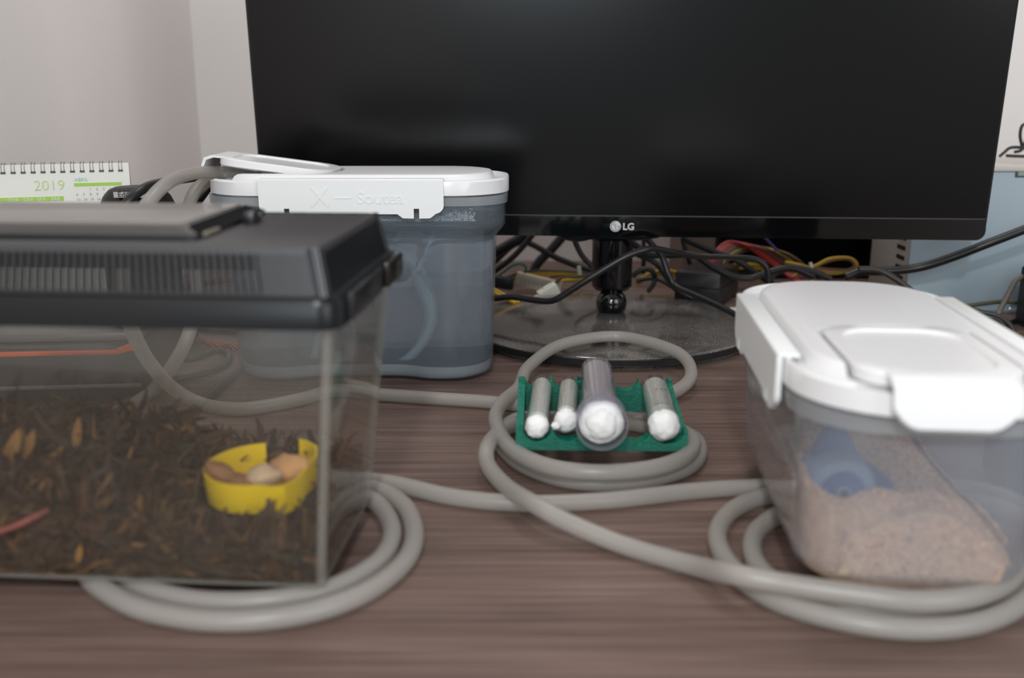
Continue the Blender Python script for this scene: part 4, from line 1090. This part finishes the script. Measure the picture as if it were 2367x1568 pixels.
# plugs
pl = thing('black_plug', 'small black wire plug beside the water container edge', 'plug', D(1150, 652, 1.05)); pl.rotation_euler = (0, R(6), R(-8))
box('plug_body', (0.004, 0, 0), (0.024, 0.012, 0.0125), M_matte, pl, 0.0012); box('plug_lip', (0.0165, 0, 0.001), (0.003, 0.013, 0.0135), M_cable, pl, 0.0008)
pl = thing('white_plug', 'white plastic wire plug lying tilted on the desk left of the neck', 'plug', G(1268, 676, .012)); pl.rotation_euler = (R(4), R(-28), R(12))
box('plug_body', (0, 0, 0), (0.022, 0.012, 0.0125), M_conn, pl, 0.001); box('plug_tip', (-0.012, 0, -0.001), (0.007, 0.010, 0.008), M_conn, pl, 0.0008); box('plug_latch', (0.002, 0, 0.0068), (0.010, 0.005, 0.002), M_conn, pl, 0.0005)
pl = thing('beige_plug', 'long beige multi-pin plug lying behind the white one', 'plug', G(1245, 655, .012)); pl.rotation_euler = (0, R(12), R(-10))
box('plug_body', (0, 0, 0), (0.052, 0.010, 0.015), mat('beige_plug_plastic', srgb(182, 170, 146), 0.5), pl, 0.001)
for i in range(10): box('pin_slot', (-0.022 + i * 0.0049, -0.0052, 0), (0.0022, 0.0008, 0.009), M_papert, pl)
# power adapter
ad = thing('power_adapter', 'black brick-shaped power adapter lying behind the monitor stand', 'adapter', tuple(G(1620, 700, 0)), R(-28))
box('adapter_body', (0, 0.020, 0.0185), (0.050, 0.075, 0.034), mat('adapter_plastic', srgb(40, 39, 39), 0.4), ad, 0.0025)
box('adapter_seam', (0, 0.020, 0.020), (0.0506, 0.0756, 0.0012), M_hole, ad)
for sx in (-1, 1):
    for yy in (-0.01, 0.05): box('foot', (sx * 0.02, yy, 0.0009), (0.006, 0.006, 0.0018), M_matte, ad)
# dark open case with bundled wires
oc = thing('open_case', 'dark open computer case behind the monitor with brown side', 'computer case', (0.355, 1.2250, 0), 0)
for nm, c_, s_, m_ in (('back_panel', (0, 0.055, 0.08), (0.215, 0.004, 0.16), M_hole), ('case_floor', (0, 0, 0.003), (0.215, 0.112, 0.004), M_hole), ('case_top', (0, 0, 0.160), (0.215, 0.112, 0.004), M_hole), ('inner_panel', (0.106, 0, 0.081), (0.004, 0.112, 0.155), M_hole), ('inner_side', (-0.106, 0, 0.081), (0.004, 0.112, 0.155), M_hole), ('brown_side', (-0.129, -0.010, 0.081), (0.040, 0.090, 0.160), M_brown)):
    box(nm, c_, s_, m_, oc)
bw = [('red', M_red), ('red', M_red), ('orange', M_orange), ('red', M_red), ('black', M_cable2), ('red', M_red), ('black', M_cable2), ('brown', M_brownw), ('black', M_cable2), ('yellow', M_yellow), ('black', M_cable), ('brown', M_brownw)]
RG = 'power supply wires fanning out of the dark case'
names = {}
order = ['leftmost', 'second', 'third', 'fourth', 'fifth', 'sixth']
for i, (nm, m_) in enumerate(bw):
    names[nm] = names.get(nm, 0) + 1
    j = i * 6.5; e = i * 2.2
    lab = f'{order[names[nm] - 1]} {nm} wire in the bundle arching out of the dark case'
    cable('thin_wire', lab, [D(1636 + j * 0.4, 616 + j * .25, 1.09), D(1650 + j * .6, 586 + j * 0.10, 1.1), D(1682 + j * .9, 560 + e * .6, 1.11), D(1725 + j * 0.95, 569 + e * .4, 1.105 - i * .002), D(1770 + j * 0.9, 600 - e * .2, 1.09 - i * .002), D(1815 + j * 0.75, 632 - e * .3, 1.07), D(1850 + j * .6, 662, 1.05)], 0.0019, m_, RG, 'wire')
cable('thin_wire', 'single purple wire slanting down at the right of the bundle', [D(1768, 550, 1.08), D(1800, 583, 1.08), D(1835, 613, 1.07), D(1875, 650, 1.06)], 0.0016, M_purple, RG, 'wire')
for i, (nm, m_) in enumerate((('yellow', M_yellow), ('black', M_cable2), ('dark yellow', M_yellow), ('red', M_red), ('brown', M_brownw))):
    s = 1 - i * 0.17
    P = [D(1815, 606 + i * 5, 1.06), D(1850, 613 + i * 3, 1.06), D(1885, 620 + 4 * s, 1.06), D(1925, 626 + 6 * s - i, 1.06), D(1960 + 8 * s, 624, 1.06), D(1972 + 9 * s, 612, 1.06), D(1955 + 8 * s, 601 - 4 * s, 1.065), D(1920, 600 - 2 * s + i, 1.065), D(1890, 612 + i, 1.065), D(1860, 626 + i * 2, 1.065), D(1830, 640 + i, 1.065)]
    cable('thin_wire', f'{nm} wire of the tied loop in front of the dark case', P, 0.0019, m_, RG, 'wire')
cable('cable_tie', 'white cable tie around the loop of wires in front of the dark case', [D(1873, 607, 1.052), D(1876, 622, 1.050), D(1874, 640, 1.052)], 0.0019, M_conn, None, 'cable tie', 4)
cable('thin_wire', 'dark cable coiled low beside the tied wire loop', [D(1775, 650, 1.03), D(1800, 628, 1.03), D(1840, 620, 1.03), D(1880, 628, 1.03), D(1920, 645, 1.03)], 0.0034, M_cable2, RG, 'wire')

# desktop computer lying at the right
TWY = 0.9872
xl = G(2096, 705, 0).x
dk = thing('desktop_computer', 'pale blue-grey steel desktop computer case at the right behind the monitor', 'computer', (0.0, 0.0, 0.0))
HTW = 0.1500
X0 = D(2098, 640, TWY).x
cxm = X0 + 0.21
dk.location = (cxm, TWY, 0)
box('front_panel', (0, 0.002, HTW / 2 - 0.002), (0.42, 0.004, HTW - 0.006), M_blue, dk, 0.0008)
box('case_shell', (0.0, 0.06, HTW / 2 - 0.001), (0.414, 0.112, HTW - 0.012), M_beige, dk, 0.001)
box('top_cover', (0, 0.055, HTW - 0.003), (0.424, 0.118, 0.006), mat('pale_beige_steel', srgb(206, 198, 192), 0.5), dk, 0.001)
box('bottom_lip', (0.0, -0.004, 0.0022), (0.42, 0.012, 0.004), M_blue, dk, 0.0006)
for i in range(7):      # cooling slots on the left side
    box('vent_slot', (-0.2072, 0.030, 0.094 - i * 0.0105), (0.0016, 0.020, 0.0042), M_hole, dk)
box('latch_window', (D(2368, 398, TWY).x - cxm, -0.0006, D(2368, 398, TWY).z), (0.014, 0.0022, 0.0075), mat('latch_glass', srgb(150, 168, 164), 0.2), dk, 0.0006)
box('latch_frame', (D(2368, 398, TWY).x - cxm, -0.0002, D(2368, 398, TWY).z), (0.018, 0.0020, 0.0105), mat('latch_frame_dark', srgb(70, 82, 84), 0.4), dk, 0.0006)
revolve('screw', [(0.0005, 0.0025), (0.0022, 0.0022), (0.0028, 0.0)], mat('screw_steel', srgb(190, 196, 190), 0.2, metal=1), dk, 12, Matrix.Translation((D(2328, 706, TWY).x - cxm, -0.006, 0.0040)))
SG = 'cables in front of the desktop computer'
cable('black_cable', 'very thick black cable sweeping up to the right across the desktop computer', [D(1955, 640, .955), D(1990, 628, .955), D(2049, 627, .95), D(2123, 619, .945), D(2196, 597, .935), D(2287, 562, .925), D(2367, 531, .92), D(2440, 500, .915)], 0.0044, M_cable, SG)
cable('black_cable', 'dark cable dipping from the thick one down to the white lid edge', [D(1985, 622, .93), D(2030, 625, .93), D(2070, 645, .925), D(2110, 675, .92), D(2150, 705, .915)], 0.0030, M_cable2, SG)
cable('olive_cable', 'thin olive cable lying along the foot of the desktop computer', [D(2150, 690, .955), D(2190, 701, .95), D(2230, 707, .945), D(2275, 702, .945), D(2320, 698, .945), D(2400, 703, .945)], 0.0022, M_olive, SG)
cable('grey_cable', 'grey cable bending down from the black block to the desk', [D(2380, 632, .93), D(2350, 648, .925), D(2335, 672, .92), D(2318, 705, .915), D(2303, 735, .90)], 0.0026, M_grey, SG)
for i in range(3):
    cable('black_cable', f'{("outer", "middle", "inner")[i]} strand of the flat black cable coil by the white lid', [D(2235 + i * 6, 712 + i * 7, .89), D(2270 + i * 2, 722 + i * 8, .885), D(2305 - i * 4, 730 + i * 7, .88), D(2335 - i * 14, 752 + i * 4, .87), D(2352 - i * 20, 785, .86), D(2368 - i * 26, 815, .85)], 0.0024, M_cable2, SG)
cable('black_cable', 'black cable lying flat on the desk in front of the black block', [G(2300, 765, .003), G(2330, 748, .003), G(2370, 735, .003)], 0.0026, M_cable, SG)
for i, (a, b) in enumerate((((2322, 352), (2362, 345)), ((2350, 300), (2366, 340)))):
    pass
cable('black_cable', 'upright loop of thin black cable on top of the desktop computer', [D(2345, 352, 1.02), D(2362, 345, 1.02), D(2358, 315, 1.02), D(2362, 292, 1.02), D(2372, 290, 1.02), D(2372, 320, 1.02), D(2362, 348, 1.02)], 0.0016, M_cable)
cable('black_cable', 'low loop of thin black cable lying on top of the desktop computer', [D(2310, 362, 1.02), D(2322, 352, 1.02), D(2335, 342, 1.02), D(2358, 341, 1.02), D(2385, 345, 1.02), D(2378, 360, 1.02), D(2350, 361, 1.02), D(2326, 360, 1.02)], 0.0016, M_cable)
# black block at the right edge
XS = D(2349, 720, .93).x
sp = thing('black_block', 'low black block at the right edge before the desktop computer', 'box', (XS + 0.045, .90, 0))
V = [(-0.045, y, z) for y, z in ((-0.04, 0.003), (0.03, 0.003), (0.03, 0.056), (0.022, 0.062), (-0.034, 0.062), (-0.04, 0.056))]; V += [(0.045, y, z) for x, y, z in V]
mesh_obj('block_body', V, [tuple(range(6)), tuple(range(11, 5, -1))] + [(k, (k + 1) % 6, (k + 1) % 6 + 6, k + 6) for k in range(6)], M_matte, sp)
box('block_front', (0, -0.0405, 0.030), (0.078, 0.002, 0.044), M_blackbox, sp, 0.0008)
for sx in (-1, 1): box('foot', (sx * 0.03, 0, 0.0016), (0.012, 0.05, 0.0032), M_cable, sp)
# black hard-drive-like box beside the sand container
hb = thing('black_case', 'small black box standing right of the sand container at the picture edge', 'box', (G(2342, 1183, 0).x + 0.032, G(2342, 1183, 0).y + 0.03, 0), R(-12))
box('case_body', (0, 0, 0.0275), (0.055, 0.05, 0.051), M_matte, hb, 0.002); box('case_label', (0, -0.0254, 0.012), (0.035, 0.0008, 0.010), M_label, hb)
box('foot', (-0.018, 0, 0.0012), (0.008, 0.03, 0.0024), M_cable, hb); box('foot', (0.018, 0, 0.0012), (0.008, 0.03, 0.0024), M_cable, hb)
# slip of white paper beside the stand
pp = mesh_obj('paper_slip', [(0, 0, 0.0004), (0.05, -0.006, 0.0004), (0.055, 0.022, 0.0012), (0.004, 0.020, 0.0008), (0, 0, 0.0), (0.05, -0.006, 0.0), (0.055, 0.022, 0.0006), (0.004, 0.020, 0.0002)], [(0, 1, 2, 3), (7, 6, 5, 4), (0, 4, 5, 1), (1, 5, 6, 2), (2, 6, 7, 3), (3, 7, 4, 0)], M_paper)
pp.location = G(1688, 722, 0.0); tag(pp, 'small slip of white paper on the desk beside the monitor stand', 'paper')
